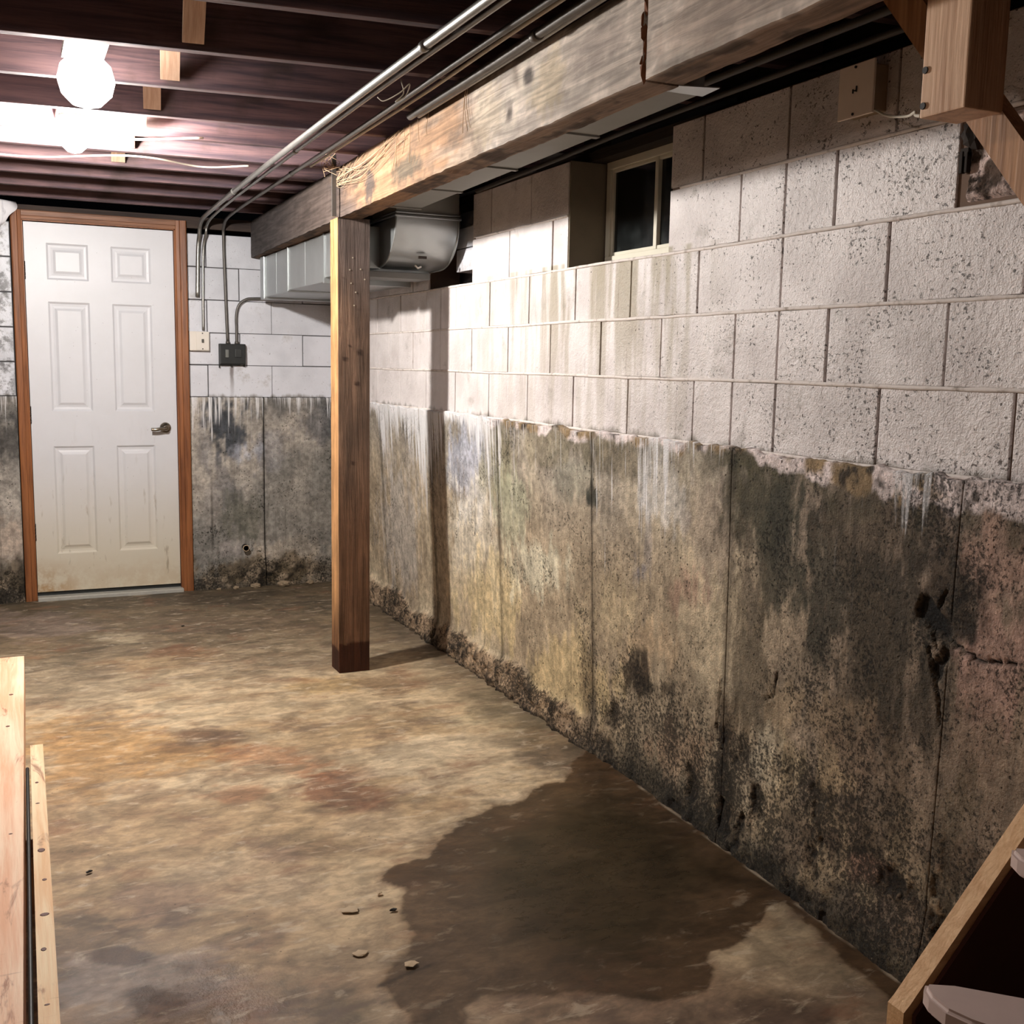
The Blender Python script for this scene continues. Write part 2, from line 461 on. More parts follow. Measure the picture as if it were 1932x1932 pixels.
M_STEEL = plain('galvanised conduit', C(150, 148, 144), 0.38, 0.85, 0.25, 30, 0.1)
M_STEELD = plain('tarnished conduit', C(104, 100, 96), 0.5, 0.7, 0.3, 25, 0.1)
M_DUCT = plain('galvanised duct sheet', C(168, 172, 172), 0.36, 0.8, 0.14, 7, 0.05)
M_DUCTIN = plain('dull sheet metal', C(150, 148, 140), 0.55, 0.4, 0.15, 9, 0.05)
M_BLACK = plain('black enamel box', C(34, 36, 36), 0.5, 0.0, 0.4, 18, 0.1)
M_RUST = plain('rusted iron', C(46, 36, 30), 0.8, 0.3, 0.5, 40, 0.4)
M_WHITE = plain('white painted plate', C(226, 218, 208), 0.45, 0.0, 0.05, 12, 0.05)
M_CABLE = plain('pale cable sheath', C(196, 186, 170), 0.5, 0, 0.1)
M_WIRED = plain('dark cable sheath', C(60, 54, 48), 0.6, 0, 0.2)
M_FRAME = wood('stained door casing', C(152, 96, 58), C(104, 62, 38), 'z', 0.45, 0.5)
M_FRAMEH = wood('stained door head casing', C(152, 110, 86), C(108, 76, 60), 'x', 0.45)
M_WINF = plain('cream window frame', C(214, 208, 190), 0.5, 0, 0.06, 14, 0.05)
M_PINE = wood('pale pine board', C(255, 222, 192), C(240, 182, 144), 'y', 0.6, 1.0, marks=True)
M_PINE2 = wood('amber pine board', C(255, 230, 190), C(240, 192, 142), 'y', 0.6, 0.9, marks=True)
M_STAIR = wood('honey stair stringer', C(250, 206, 156), C(226, 176, 126), 'x', 0.55, 0.5)
M_STAIRD = wood('brown stair timber', C(200, 152, 112), C(150, 108, 76), 'z', 0.6, 0.5)
M_TREAD = plain('grey painted tread', C(210, 186, 178), 0.6, 0, 0.14, 8, 0.15)
M_PLY = plain('brown panelling', C(110, 72, 46), 0.7, 0, 0.2, 6, 0.1)
M_STONE = plain('pale stone chip', C(186, 164, 136), 0.8, 0, 0.15, 30, 0.3)
M_DEBRIS = plain('dark debris', C(34, 28, 24), 0.6, 0, 0.2)
M_WEB = plain('dusty cobweb', C(190, 160, 130), 0.9, 0, 0.1)
def door_paint():
    t = NT('white door paint', 0.42, 0.5); p = t.pos(); x, y, z = t.sep(p)
    n = t.noise(p, 5, 6, 0.65)
    c = t.mixc(C(220, 220, 226), C(206, 206, 210), n)
    low = t.step(z, 0.75, 0.05)
    c = t.mixc(c, C(212, 200, 172), t.step(z, 0.0, 1.0, 0.85, 0.0))
    f = t.math('MULTIPLY', t.step(t.noise(p, 11, 6, 0.7), 0.36, 0.60), t.step(z, 0.04, 0.30, 1, 0))
    corner = t.step(x, 0.14, 0.42, 1, 0.28)
    c = t.mixc(c, C(166, 122, 66), t.math('MULTIPLY', t.math('MULTIPLY', f, corner), 0.9))
    sm_ = t.math('MULTIPLY', t.step(t.noise(t.map((26, 26, 5), 'World'), 1, 4, 0.6), 0.60, 0.72), t.step(z, 0.2, 1.2, 0.6, 0.0))
    c = t.mixc(c, C(140, 124, 100), sm_)
    sp = t.math('MULTIPLY', t.step(t.voro(p, 20), 0.03, 0.06, 1, 0), 0.4)
    c = t.mixc(c, C(90, 80, 66), sp)
    t.base(c); t.bump(t.noise(t.map((40, 40, 4), 'World'), 1, 3), 0.06, 0.003); return t.m
M_DOOR = door_paint()
def glass_mat():
    t = NT('dark night window glass', 0.06, 0.5)
    p = t.pos(); x, y, z = t.sep(p)
    n = t.noise(p, 12, 4)
    t.base(t.mixc(C(10, 13, 14), C(56, 60, 60), t.math('MULTIPLY', t.step(z, 2.06, 1.90, 0, 1), t.step(n, 0.4, 0.7, 0.2, 0.8))))
    t.rough(0.12); return t.m
M_GLASS = glass_mat()

# ------------------------------------------------------------------ the floor
FLOOR_BLOBS = [(0.508,5.95,0.155,-0.059,-0.013,-0.139,190,178,150,0.6),(0.754,5.569,0.149,-0.057,-0.018,-0.125,135,98,72,0.6),(0.079,6.426,0.32,-0.121,-0.006,-0.261,155,140,130,0.6),(1.116,6.775,0.67,-0.245,-0.057,-0.34,88,80,68,0.6),(2.089,5.604,0.14,-0.053,-0.129,-0.349,160,150,135,0.4),(1.178,4.469,0.552,-0.219,-0.087,-0.325,205,190,160,0.5),(0.289,4.199,0.274,-0.111,-0.028,-0.356,192,152,96,0.65),(0.672,4.268,0.116,-0.047,-0.012,-0.07,105,80,62,0.75),(0.556,4.165,0.075,-0.03,-0.007,-0.054,110,85,65,0.6),(1.0,3.517,0.145,-0.059,-0.055,-0.194,118,76,54,0.75),(0.925,3.821,0.199,-0.081,-0.032,-0.133,168,118,82,0.55),(0.67,3.603,0.1,-0.042,-0.016,-0.084,172,122,88,0.45),(1.495,3.71,0.32,-0.129,-0.117,-0.294,218,204,176,0.6),(1.951,4.162,0.217,-0.086,-0.142,-0.307,185,175,140,0.4),(1.899,3.515,0.152,-0.061,-0.075,-0.142,112,98,84,0.7),(0.327,2.943,0.106,-0.045,-0.017,-0.138,128,106,92,0.7),(0.711,3.081,0.088,-0.037,-0.012,-0.049,112,92,80,0.65),(0.969,2.825,0.064,-0.027,-0.017,-0.05,112,84,64,0.6),(0.113,2.767,0.11,-0.046,-0.009,-0.16,86,70,60,0.6),(0.231,2.562,0.139,-0.06,-0.013,-0.129,172,162,156,0.6),(0.249,2.459,0.047,-0.02,-0.007,-0.052,70,48,28,0.85),(0.207,2.695,0.058,-0.024,-0.003,-0.036,74,52,36,0.8),(0.373,2.564,0.06,-0.026,-0.006,-0.039,90,66,46,0.5),(0.514,2.652,0.075,-0.032,-0.009,-0.041,100,80,68,0.55),(0.652,2.252,0.079,-0.034,-0.021,-0.07,84,72,52,0.65),(0.397,2.373,0.167,-0.072,-0.017,-0.095,122,102,92,0.4),(0.208,5.187,0.264,-0.103,-0.013,-0.262,175,160,135,0.4),(1.089,5.126,0.332,-0.129,-0.049,-0.23,150,135,112,0.5),(1.304,4.758,0.137,-0.054,-0.045,-0.163,190,160,105,0.5),(1.598,3.221,0.102,-0.042,-0.025,-0.05,225,208,180,0.4),(1.136,6.029,0.412,-0.155,-0.053,-0.274,120,105,88,0.5),(1.876,1.989,0.089,-0.037,-0.08,-0.089,140,112,88,0.5),(0.592,2.966,0.223,-0.094,-0.04,-0.195,196,172,144,0.3),(1.01,3.182,0.141,-0.058,-0.03,-0.097,215,196,165,0.45),(0.081,3.568,0.107,-0.044,-0.01,-0.256,180,155,122,0.4)]
WALL_BLOBS = [(4.728,1.0,-0.21,0.019,-0.008,-0.227,156,160,168,0.7),(4.684,0.675,-0.273,0.041,-0.009,-0.254,205,196,172,0.6),(4.546,0.395,-0.312,0.064,-0.008,-0.2,196,176,128,0.6),(4.389,1.008,-0.139,0.013,-0.006,-0.142,124,118,86,0.6),(4.241,0.859,-0.165,0.021,-0.006,-0.139,152,152,124,0.6),(3.994,0.656,-0.251,0.044,-0.005,-0.112,196,190,162,0.6),(3.664,1.057,-0.13,0.013,-0.006,-0.123,118,116,100,0.6),(3.849,1.156,-0.375,0.028,-0.003,-0.06,118,108,84,0.6),(3.513,0.997,-0.052,0.006,-0.003,-0.048,42,44,36,0.95),(3.533,0.768,-0.05,0.009,-0.007,-0.121,112,96,76,0.5),(3.273,1.157,-0.18,0.015,-0.004,-0.052,106,96,76,0.7),(3.177,0.762,-0.062,0.012,-0.004,-0.066,96,96,102,0.7),(3.125,0.874,-0.05,0.008,-0.008,-0.109,122,116,112,0.5),(2.989,1.055,-0.132,0.016,-0.01,-0.14,190,186,176,0.55),(2.765,0.982,-0.141,0.021,-0.014,-0.199,136,122,106,0.6),(2.882,0.773,-0.12,0.024,-0.007,-0.104,162,126,106,0.5),(3.708,0.233,-0.409,0.114,-0.007,-0.13,194,172,124,0.6),(3.126,0.519,-0.206,0.051,-0.008,-0.112,172,146,112,0.5),(3.183,0.423,-0.085,0.023,-0.005,-0.08,46,36,26,0.9),(3.099,0.374,-0.17,0.049,-0.002,-0.03,50,40,28,0.7),(3.534,0.271,-0.058,0.016,-0.008,-0.125,80,64,46,0.6),(2.622,0.375,-0.085,0.028,-0.007,-0.099,78,60,42,0.75),(2.658,0.343,-0.032,0.011,-0.004,-0.047,14,11,8,0.95),(2.633,0.149,-0.065,0.025,-0.008,-0.1,58,48,34,0.75),(2.497,1.083,-0.174,0.022,-0.01,-0.123,62,58,42,0.9),(2.391,0.946,-0.137,0.024,-0.016,-0.194,60,58,45,0.85),(2.214,0.919,-0.102,0.019,-0.022,-0.256,56,53,41,0.85),(2.052,1.086,-0.202,0.03,-0.011,-0.12,82,70,54,0.8),(1.943,0.865,-0.154,0.036,-0.019,-0.208,54,48,36,0.85),(1.82,0.982,-0.079,0.015,-0.01,-0.112,62,52,40,0.8),(2.04,0.732,-0.111,0.03,-0.018,-0.205,72,62,47,0.7),(2.535,0.616,-0.091,0.024,-0.025,-0.318,76,66,49,0.7),(1.848,0.666,-0.081,0.025,-0.014,-0.154,60,52,39,0.75),(2.484,1.225,-0.215,0.019,-0.003,-0.036,60,58,38,0.9),(2.542,0.872,-0.045,0.008,-0.01,-0.126,112,100,82,0.6),(2.354,0.54,-0.086,0.025,-0.005,-0.061,156,136,106,0.75),(2.183,0.554,-0.122,0.038,-0.005,-0.057,146,126,98,0.75),(2.299,0.372,-0.132,0.047,-0.006,-0.076,190,170,130,0.65),(2.438,0.338,-0.068,0.023,-0.006,-0.079,200,186,156,0.65),(2.076,0.48,-0.115,0.04,-0.008,-0.084,122,102,80,0.6),(2.168,0.374,-0.102,0.038,-0.003,-0.034,194,168,128,0.6),(2.284,0.197,-0.133,0.055,-0.007,-0.091,96,80,60,0.5),(2.076,0.261,-0.154,0.065,-0.008,-0.099,86,70,52,0.6),(1.932,0.35,-0.087,0.036,-0.012,-0.135,80,68,50,0.6),(1.985,0.214,-0.062,0.028,-0.003,-0.027,170,134,110,0.6),(1.672,1.083,-0.084,0.014,-0.01,-0.105,176,144,124,0.75),(1.642,0.839,-0.083,0.022,-0.012,-0.118,172,140,122,0.75),(1.682,0.655,-0.072,0.024,-0.009,-0.096,118,98,80,0.5),(1.706,0.43,-0.074,0.031,-0.012,-0.124,88,78,58,0.6),(1.774,0.985,-0.051,0.01,-0.003,-0.031,24,19,14,0.95),(1.734,0.916,-0.026,0.006,-0.004,-0.034,24,19,14,0.95),(1.788,0.976,-0.092,0.019,-0.007,-0.074,62,50,36,0.6),(5.817,0.535,-0.282,0.041,-0.004,-0.367,165,160,150,0.5),(5.627,0.112,-0.359,0.078,-0.001,-0.121,120,105,85,0.5),(3.351,0.602,-0.229,0.049,-0.009,-0.156,178,160,124,0.5),(1.911,0.51,-0.068,0.025,-0.007,-0.079,100,84,64,0.5),(2.968,0.189,-0.194,0.066,-0.006,-0.092,165,135,105,0.5)]
BACK_BLOBS = [(1.29,1.037,0.151,-0.002,-0.003,-0.188,52,56,60,0.95),(1.137,0.902,0.066,-0.001,-0.003,-0.17,110,108,106,0.6),(1.526,0.861,0.138,-0.003,-0.002,-0.14,120,118,116,0.6),(1.423,0.863,0.103,-0.002,-0.001,-0.07,170,172,176,0.6),(1.249,0.625,0.135,-0.005,-0.004,-0.208,100,98,96,0.6),(1.348,0.447,0.171,-0.008,-0.002,-0.175,92,90,76,0.7),(1.18,0.523,0.067,-0.003,-0.004,-0.208,150,142,130,0.5),(1.277,0.257,0.102,-0.006,-0.001,-0.07,165,155,145,0.6),(1.66,0.218,0.214,-0.012,-0.001,-0.072,165,152,132,0.6),(1.734,0.537,0.179,-0.007,-0.003,-0.286,128,122,110,0.5),(1.447,0.105,0.418,-0.027,-0.001,-0.078,92,80,62,0.9),(1.876,0.096,0.074,-0.005,-0.001,-0.052,50,42,34,0.6),(1.882,1.067,0.144,-0.001,-0.001,-0.141,100,98,96,0.7),(0.0,0.984,0.114,-0.002,-0.008,-0.189,60,58,54,0.9),(0.002,0.666,0.115,-0.004,-0.008,-0.192,140,134,122,0.6),(-0.009,0.377,0.115,-0.006,-0.006,-0.129,168,150,130,0.6),(-0.018,0.166,0.116,-0.007,-0.004,-0.098,60,54,44,0.85)]
WET_OUTLINE = [(2.047,3.615),(1.888,3.43),(1.763,3.3),(1.692,3.286),(1.636,3.256),(1.559,3.162),(1.487,3.158),(1.441,3.187),(1.349,3.108),(1.259,3.07),(1.194,2.999),(1.157,2.994),(1.098,2.931),(1.027,2.922),(0.954,2.893),(0.931,2.823),(0.997,2.767),(0.931,2.624),(0.915,2.496),(0.868,2.418),(0.767,2.313),(0.758,2.218),(0.782,2.077),(0.889,2.031),(0.927,2.134),(0.966,2.163),(1.075,2.144),(1.181,2.101),(1.26,2.037),(1.364,1.992),(1.459,1.999),(1.537,2.054),(1.586,2.112),(1.697,2.149),(1.79,2.214),(1.866,2.254),(1.926,2.261),(1.897,2.168),(1.895,2.05),(1.881,1.881),(1.814,1.674),(1.904,1.636),(2.05,1.4),(2.05,3.75)]

FLOOR_LINE = [(1.990, 3.15), (1.976, 2.75), (1.953, 2.26), (1.935, 1.93), (1.92, 1.6)]

def build_floor():
    ys = [0.6]
    while ys[-1] < DY + 0.15: ys.append(ys[-1] + max(0.0085, 0.0036 * ys[-1]))
    ys = np.array(ys); xs = np.arange(-0.35, 2.22, 0.0105)
    X, Y = np.meshgrid(xs, ys, indexing='ij')
    n1 = fbm(X*1.6, Y*2.4, 3, 5); n2 = fbm(X*6, Y*9, 5, 4)
    col = mix(np.broadcast_to(lin((182, 160, 126)), X.shape+(3,)), lin((206, 188, 156)), sm(0.4, 0.62, n1))
    col = mix(col, lin((150, 126, 98)), 0.7*sm(0.52, 0.7, n2))
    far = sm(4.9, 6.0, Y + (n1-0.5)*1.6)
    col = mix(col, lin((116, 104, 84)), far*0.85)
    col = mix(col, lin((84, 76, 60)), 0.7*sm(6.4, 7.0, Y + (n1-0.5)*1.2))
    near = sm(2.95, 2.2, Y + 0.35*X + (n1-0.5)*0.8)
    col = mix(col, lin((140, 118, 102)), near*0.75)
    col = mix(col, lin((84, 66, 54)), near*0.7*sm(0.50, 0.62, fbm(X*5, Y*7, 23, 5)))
    col = paint_blobs(col, X, Y, FLOOR_BLOBS, 0.6, (2.6, 5.0), 31)
    # long-stretched greyer band beside the wall
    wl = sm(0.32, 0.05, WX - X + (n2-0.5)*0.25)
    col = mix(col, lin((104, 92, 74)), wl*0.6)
    # the wet patch
    d = poly_sdf(X, Y, WET_OUTLINE) + (fbm(X*9, Y*9, 77, 4)-0.5)*0.075 + (fbm(X*34, Y*34, 78, 3)-0.5)*0.016
    wet = sm(0.006, -0.006, d); deep = sm(-0.02, -0.30, d)
    wc = mix(np.broadcast_to(lin((84, 64, 44)), X.shape+(3,)), lin((44, 35, 20)), np.clip(deep*0.9 + (n2-0.45)*0.9, 0, 1))
    left = sm(1.30, 0.95, X)*sm(2.9, 2.6, Y)
    wc = mix(wc, lin((112, 94, 74)), left*0.6)
    col = mix(col, wc, wet*0.96)
    edge = sm(0.03, 0.0, np.abs(d))*0.35
    col = mix(col, lin((120, 92, 66)), edge*(1-wet))
    # hairline crack by the wet patch
    ck = line_dist(X, Y, [(0.757, 2.310), (0.83, 2.335), (0.905, 2.350)]) + (n2-0.5)*0.008
    col = mix(col, lin((50, 38, 28)), sm(0.009, 0.003, ck)*0.7)
    jl = line_dist(X, Y, [(LX, LY) for LX, LY in FLOOR_LINE]) + (n2-0.5)*0.004
    col = mix(col, lin((190, 180, 160)), sm(0.0055, 0.002, jl)*0.75*sm(0.35, 0.55, fbm(X*9, Y*9, 4, 3)))
    glint = np.exp(-(((X-0.30)/0.16)**2+((Y-2.33)/0.26)**2)) * sm(0.42, 0.55, fbm(X*14, Y*14, 5, 3))
    Mx = np.stack([np.zeros_like(X), np.clip(glint*1.2, 0, 1), wet*(0.55+0.45*deep)], -1)
    Z = (fbm(X*2, Y*2, 8, 3)-0.5)*0.008*(1-wet) + (fbm(X*20, Y*20, 12, 3)-0.5)*0.002*(1-wet)
    Z[:, -1] = 0
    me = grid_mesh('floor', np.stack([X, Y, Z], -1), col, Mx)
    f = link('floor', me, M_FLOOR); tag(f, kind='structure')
    # the rest of the slab, out of view to the left and behind
    m = MB()
    m.box(XL-0.2, xs[0], ys[0], DY+0.15, -0.12, 0.0); m.box(XL-0.2, 2.4, YF-0.2, ys[0], -0.12, 0.0)
    m.box(xs[0], 2.4, ys[0], DY+0.15, -0.12, -0.02)
    m.build('slab', plain('plain slab', C(150, 130, 106), 0.7, var=0.25, scale=5), f)
build_floor()

# ------------------------------------------------------------------ right wall: poured concrete below, painted block above
def wall_x(y, z):
    t = np.clip(z/ZB, 0, 1)
    return 1.966*t + (1.950 + 0.052*np.minimum(y-1.93, 1.2) + 0.010*np.maximum(y-3.13, 0))*(1-t)
SEAMS = [0.05, 0.915, 1.78, 2.65, 3.515, 4.38, 5.22, 6.06, 7.13]
wall_right = MB()
# mortar body behind the blocks, with the window opening and the duct pocket left open
def open_spans(n):
    """clear y spans of course n that carry blocks"""
    full = [(YF, DY)]
    if n >= 3: full = [(YF, 3.08), (3.785, 4.735), (5.30, DY)]
    return full
for n in range(5):
    for a, b in open_spans(n):
        wall_right.box(WX+0.007, WX+0.17, a+0.004, b-0.004, ZB+n*BH, ZB+(n+1)*BH)
wall_right.box(WX+0.05, WX+0.20, YF, DY, -0.05, ZB)          # backing of the poured wall
wr = wall_right.build('wall_right', M_DARKJ); tag(wr, kind='structure')
mb = MB(); mb.box(-BL/2+0.0042, BL/2-0.0042, -0.001, 0.17, -BH/2+0.004, BH/2-0.004, 0.0028)
block_me = mb.mesh('block'); block_me.materials.append(M_BLOCK)
def add_block(parent, a, b, n, mat, axis='y', face=WX, shared=None):
    w = b-a; zc = ZB+(n+0.5)*BH; c = (a+b)/2
    if shared and abs(w-BL) < 1e-3: me = shared
    else:
        m = MB(); m.box(-w/2+0.0042, w/2-0.0042, -0.001, 0.17, -BH/2+0.004, BH/2-0.004, 0.0028)
        me = m.mesh('block'); me.materials.append(mat)
    o = bpy.data.objects.new('block', me); COL.objects.link(o); o.parent = parent
    off = random.uniform(-0.0015, 0.0015)
    if axis == 'y':
        o.location = (face+off, c, zc); o.rotation_euler = (random.uniform(-.002, .002), 0, -math.pi/2)
    else:
        o.location = (c, face+off, zc)
    return o
HALF = {(0, 2.5), (1, 2.0), (3, 2.0), (2, 8.5)}
for n in range(5):
    off = 0.0 if n % 2 == 0 else 0.5
    for a, b in open_spans(n):
        js = []
        for k in range(-12, 16):
            js.append(Y0+(k+off)*BL)
            if (n, k+off+0.5) in HALF: js.append(Y0+(k+off+0.5)*BL)
        e = sorted([a]+[j for j in js if a+0.02 < j < b-0.02]+[b])
        for p, q in zip(e[:-1], e[1:]):
            if n == 3 and abs(p-(Y0-0.5*BL)) < 1e-3: continue    # split-face block goes here
            if q < 0.4: continue
            # head joints read as notches: local x runs towards -y after the turn
            add_block(wr, p, q, n, M_BLOCK, 'y', WX, block_me)
# plain stretch beyond the frame, behind the camera
m = MB(); m.box(WX-0.001, WX+0.1, YF, 0.4, ZB, ZTOP); m.build('block_stretch', M_BLOCK, wr)
# raised bead of mortar on each bed joint
for n in range(0, 5):
    ys = np.arange(0.5, DY-0.01, 0.05)
    segs = [(0.5, DY-0.005)]
    if n >= 4: segs = [(0.5, 3.07), (3.79, 4.73)]
    for a, b in segs:
        pts = [(WX+0.0010, y, ZB+n*BH+0.0015*math.sin(y*5+n)+random.uniform(-.0008, .0008)) for y in np.arange(a, b, 0.06)]
        MB().tube(pts, [0.0050+random.uniform(0, .0016) for _ in pts], 6).build('mortar_bead', M_MORTAR, wr)
# the rough split-face block
def split_face():
    a, b = Y0-0.5*BL+0.008, Y0+0.5*BL-0.008
    a, b = Y0-1.0*BL+0.5*BL, Y0+0.5*BL
    u = np.linspace(b-0.02-0.38, b-0.016, 60); v = np.linspace(ZB+3*BH+0.006, ZB+4*BH-0.006, 34)
    U, V = np.meshgrid(u, v, indexing='ij')
    e = np.minimum(sm(0, 0.02, U-u[0]), sm(0, 0.02, u[-1]-U))*np.minimum(sm(0, .02, V-v[0]), sm(0, .02, v[-1]-V))
    X = WX + 0.014 - e*(0.012+0.05*(fbm(U*16, V*16, 3, 4)-0.42))
    col = mix(np.broadcast_to(lin((196, 174, 160)), U.shape+(3,)), lin((70, 54, 42)), sm(0.5, 0.62, fbm(U*30, V*30, 9, 4)))
    Mx = np.stack([np.zeros_like(U), np.full_like(U, 0.6), np.zeros_like(U)], -1)
    me = grid_mesh('block', np.stack([X, U, V], -1), col, Mx, flip=True)
    o = link('block', me, M_WALL, wr); o['label'] = 'rough split-face block'
split_face()

def concrete_panel(y0, y1, seed):
    ny = max(8, int((y1-y0)/(0.0048 if y1 < 2.7 else 0.007 if y1 < 3.6 else 0.010))); nz = 150
    ya = np.linspace(y0+0.0012, y1-0.0012, ny)
    za = np.concatenate([np.linspace(-0.02, ZB-0.004, nz), [ZB+0.001, ZB+0.003, ZB+0.003]])
    Yg, Zg = np.meshgrid(ya, za, indexing='ij')
    n1 = fbm(Yg*2.2, Zg*1.6, 41, 5); n2 = fbm(Yg*11, Zg*9, 47, 5); n3 = fbm(Yg*34, Zg*30, 49, 4)
    X = wall_x(Yg, Zg)
    # lumpy footing spill at the base, wavering top edge
    hump = sm(0.20, 0.02, Zg + (n1-0.5)*0.22)
    curb = sm(0.155, 0.125, Zg + (n2-0.5)*0.06 + (fbm(Yg*5, Zg*0, 91, 3)-0.5)*0.10)*sm(3.3, 3.8, Yg)
    X = X - curb*(0.012+0.030*(n3-0.3)) - hump*0.018*(0.4+n2) - (n1-0.5)*0.006 - (n3-0.5)*0.006*(0.35+hump*2.2)
    rough_zone = sm(0.55, 0.15, Zg)*sm(3.7, 3.2, Yg)
    cav = sm(0.60, 0.72, n2)*rough_zone
    X = X + cav*0.012
    # broken hollow and the cracks running from it
    cx = [[(1.80, 0.98), (1.84, 0.90), (1.82, 0.84)], [(1.86, 0.90), (1.76, 0.86), (1.70, 0.84), (1.6, 0.86)], [(1.84, 0.83), (1.80, 0.72), (1.79, 0.66)],
          [(2.672, 0.52), (2.69, 0.36), (2.66, 0.30)], [(2.40, 0.62), (2.41, 0.55), (2.45, 0.53)]]
    ck = np.full(Yg.shape, 1e9)
    for c_ in cx: ck = np.minimum(ck, line_dist(Yg, Zg, c_))
    hol = line_dist(Yg, Zg, [(1.80, 0.89), (1.86, 0.93)]) + (n2-0.5)*0.05
    hol2 = line_dist(Yg, Zg, [(1.815, 0.78), (1.79, 0.83)]) + (n2-0.5)*0.03
    crack = np.maximum(sm(0.0055, 0.002, ck + (n3-0.5)*0.010 + (n2-0.5)*0.006), np.maximum(sm(0.026, 0.012, hol+(n3-0.5)*0.03), sm(0.020, 0.008, hol2+(n3-0.5)*0.03)))
    X = X + crack*0.014
    top = (Zg > ZB-0.002)
    X[:, -2] = WX-0.006; X[:, -1] = WX+0.03; 
    rag = (fbm(ya*16, ya*0+2, 5, 4)-0.5)
    Zg = Zg + np.where(Zg > ZB-0.12, (rag*0.03)[:, None]*sm(ZB-0.12, ZB, Zg), 0) - (top*0.002)
    # colour
    col = mix(np.broadcast_to(lin((176, 160, 130)), Yg.shape+(3,)), lin((150, 134, 108)), sm(0.42, 0.62, n1))
    col = mix(col, lin((132, 128, 118)), 0.6*sm(0.75, 1.2, Zg + (n1-0.5)*0.5)*sm(5.6, 5.0, 6.2-Yg))
    near_tone = sm(2.75, 2.0, Yg + (n1-0.5)*0.5)
    col = mix(col, lin((116, 98, 82)), near_tone*0.75)  # browner, darker concrete towards the near end
    col = paint_blobs(col, Yg, Zg, WALL_BLOBS, 0.6, (7.5, 2.6), 51)
    # mottling low on the wall, dark green tide line at the floor
    col = mix(col, lin((92, 74, 52)), 0.65*rough_zone*sm(0.50, 0.64, n2))
    col = mix(col, lin((196, 174, 136)), 0.5*rough_zone*sm(0.54, 0.66, fbm(Yg*7, Zg*7, 63, 5)))
    tide = sm(0.17, 0.02, Zg + (n2-0.5)*0.16)*sm(3.9, 3.2, Yg)
    col = mix(col, lin((48, 42, 28)), tide*0.88)
    col = mix(col, lin((148, 124, 96)), curb*0.85)
    col = mix(col, lin((46, 36, 26)), curb*sm(0.56, 0.66, n3*0.6+n2*0.4)*0.9)
    col = mix(col, lin((60, 50, 36)), sm(0.020, 0.004, Zg+(n2-0.5)*0.02)*0.8)
    # dark mould band directly under the ledge
    band = sm(0.16, 0.0, ZB-Zg + (n2-0.5)*0.28)
    bandy = sm(2.95, 2.6, Yg)
    col = mix(col, lin((74, 68, 50)), band*(0.30+0.6*bandy))
    # crusty mortar on the ledge itself
    thick = 0.022+0.055*sm(2.55, 2.05, Yg)
    crust = sm(thick+0.008, thick-0.008, ZB-Zg + (rag*0.07)[:, None] + (n2-0.5)*0.035)
    cc = mix(np.broadcast_to(lin((128, 108, 78)), Yg.shape+(3,)), lin((206, 192, 182)), sm(0.42, 0.52, fbm(Yg*8, Zg*8, 71, 4)+0.06*sm(2.2, 1.9, Yg)))
    cc = mix(cc, lin((40, 32, 22)), sm(0.56, 0.64, n3*0.5+n2*0.5)*0.9)
    col = mix(col, cc, crust)
    col = mix(col, lin((14, 11, 8)), crack*0.97)
    col = mix(col, lin((26, 22, 16)), sm(0.62, 0.70, n2)*rough_zone*0.8)
    seam_d = np.minimum(Yg-y0, y1-Yg)
    col = mix(col, lin((58, 50, 38)), sm(0.035, 0.0, seam_d + (n3-0.5)*0.03)*0.55)
    # attribute mask: white drips, speckle density, damp
    dl = fbm(ya*5.0, ya*0+9.1, 88, 4)
    reach = 0.10 + 0.75*np.clip((dl-0.35)*2.2, 0, 1)
    boost = sm(4.2, 4.7, Yg)*0.55 + np.exp(-((Yg-3.05)/0.15)**2)*0.32 + 0.42
    boost = boost*(1-0.75*sm(2.72, 2.6, Yg)) + np.exp(-((Yg-1.93)/0.09)**2)*0.75
    R = np.clip((1-(ZB-Zg)/reach[:, None]), 0, 1)*boost
    G = np.clip(0.25 + curb*0.7 + rough_zone*0.9 + 0.45*sm(2.75, 2.3, Yg) + (n1-0.5), 0, 1)
    B = tide*0.35 + 0.12*near_tone
    Mx = np.stack([np.clip(R, 0, 1), G, np.clip(B, 0, 1)], -1)
    me = grid_mesh('concrete_panel', np.stack([X, Yg, Zg], -1), col, Mx, flip=True)
    # returned edges so that the seams are real gaps
    o = link('concrete_panel', me, M_WALL, wr)
    o.modifiers.new('depth', 'SOLIDIFY').thickness = 0.03
    o.modifiers['depth'].offset = -1
    return o
for a, b in zip(SEAMS[:-1], SEAMS[1:]): concrete_panel(a, b, int(a*10))
m = MB(); m.box(WX-0.03, WX+0.05, YF, 0.05, -0.05, ZB); m.build('concrete_stretch', plain('plain concrete', C(120, 106, 84), 0.9, var=0.3, scale=4), wr)

# pocket behind the duct and the sill zone above the blocks
m = MB()
m.box(2.20, 2.30, 4.55, 5.45, ZB+3*BH-0.02, JZ)
m.build('pocket_back', M_BLOCKB, wr)
for z0_, z1_ in ((1.925, 2.03), (2.035, 2.13)):
    m = MB(); m.box(2.025, 2.19, 4.74, 5.02, z0_, z1_, 0.003); m.build('block', M_BLOCKB, wr)
m = MB(); m.box(2.08, 2.30, YF, DY+0.1, ZTOP+0.002, ZTOP+0.04)
m.box(2.22, 2.30, YF, DY+0.1, ZTOP+0.04, JZ+0.21)
m.build('sill_plate', wood('blackened sill timber', C(52, 42, 34), C(30, 24, 20), 'y', 0.85), wr)

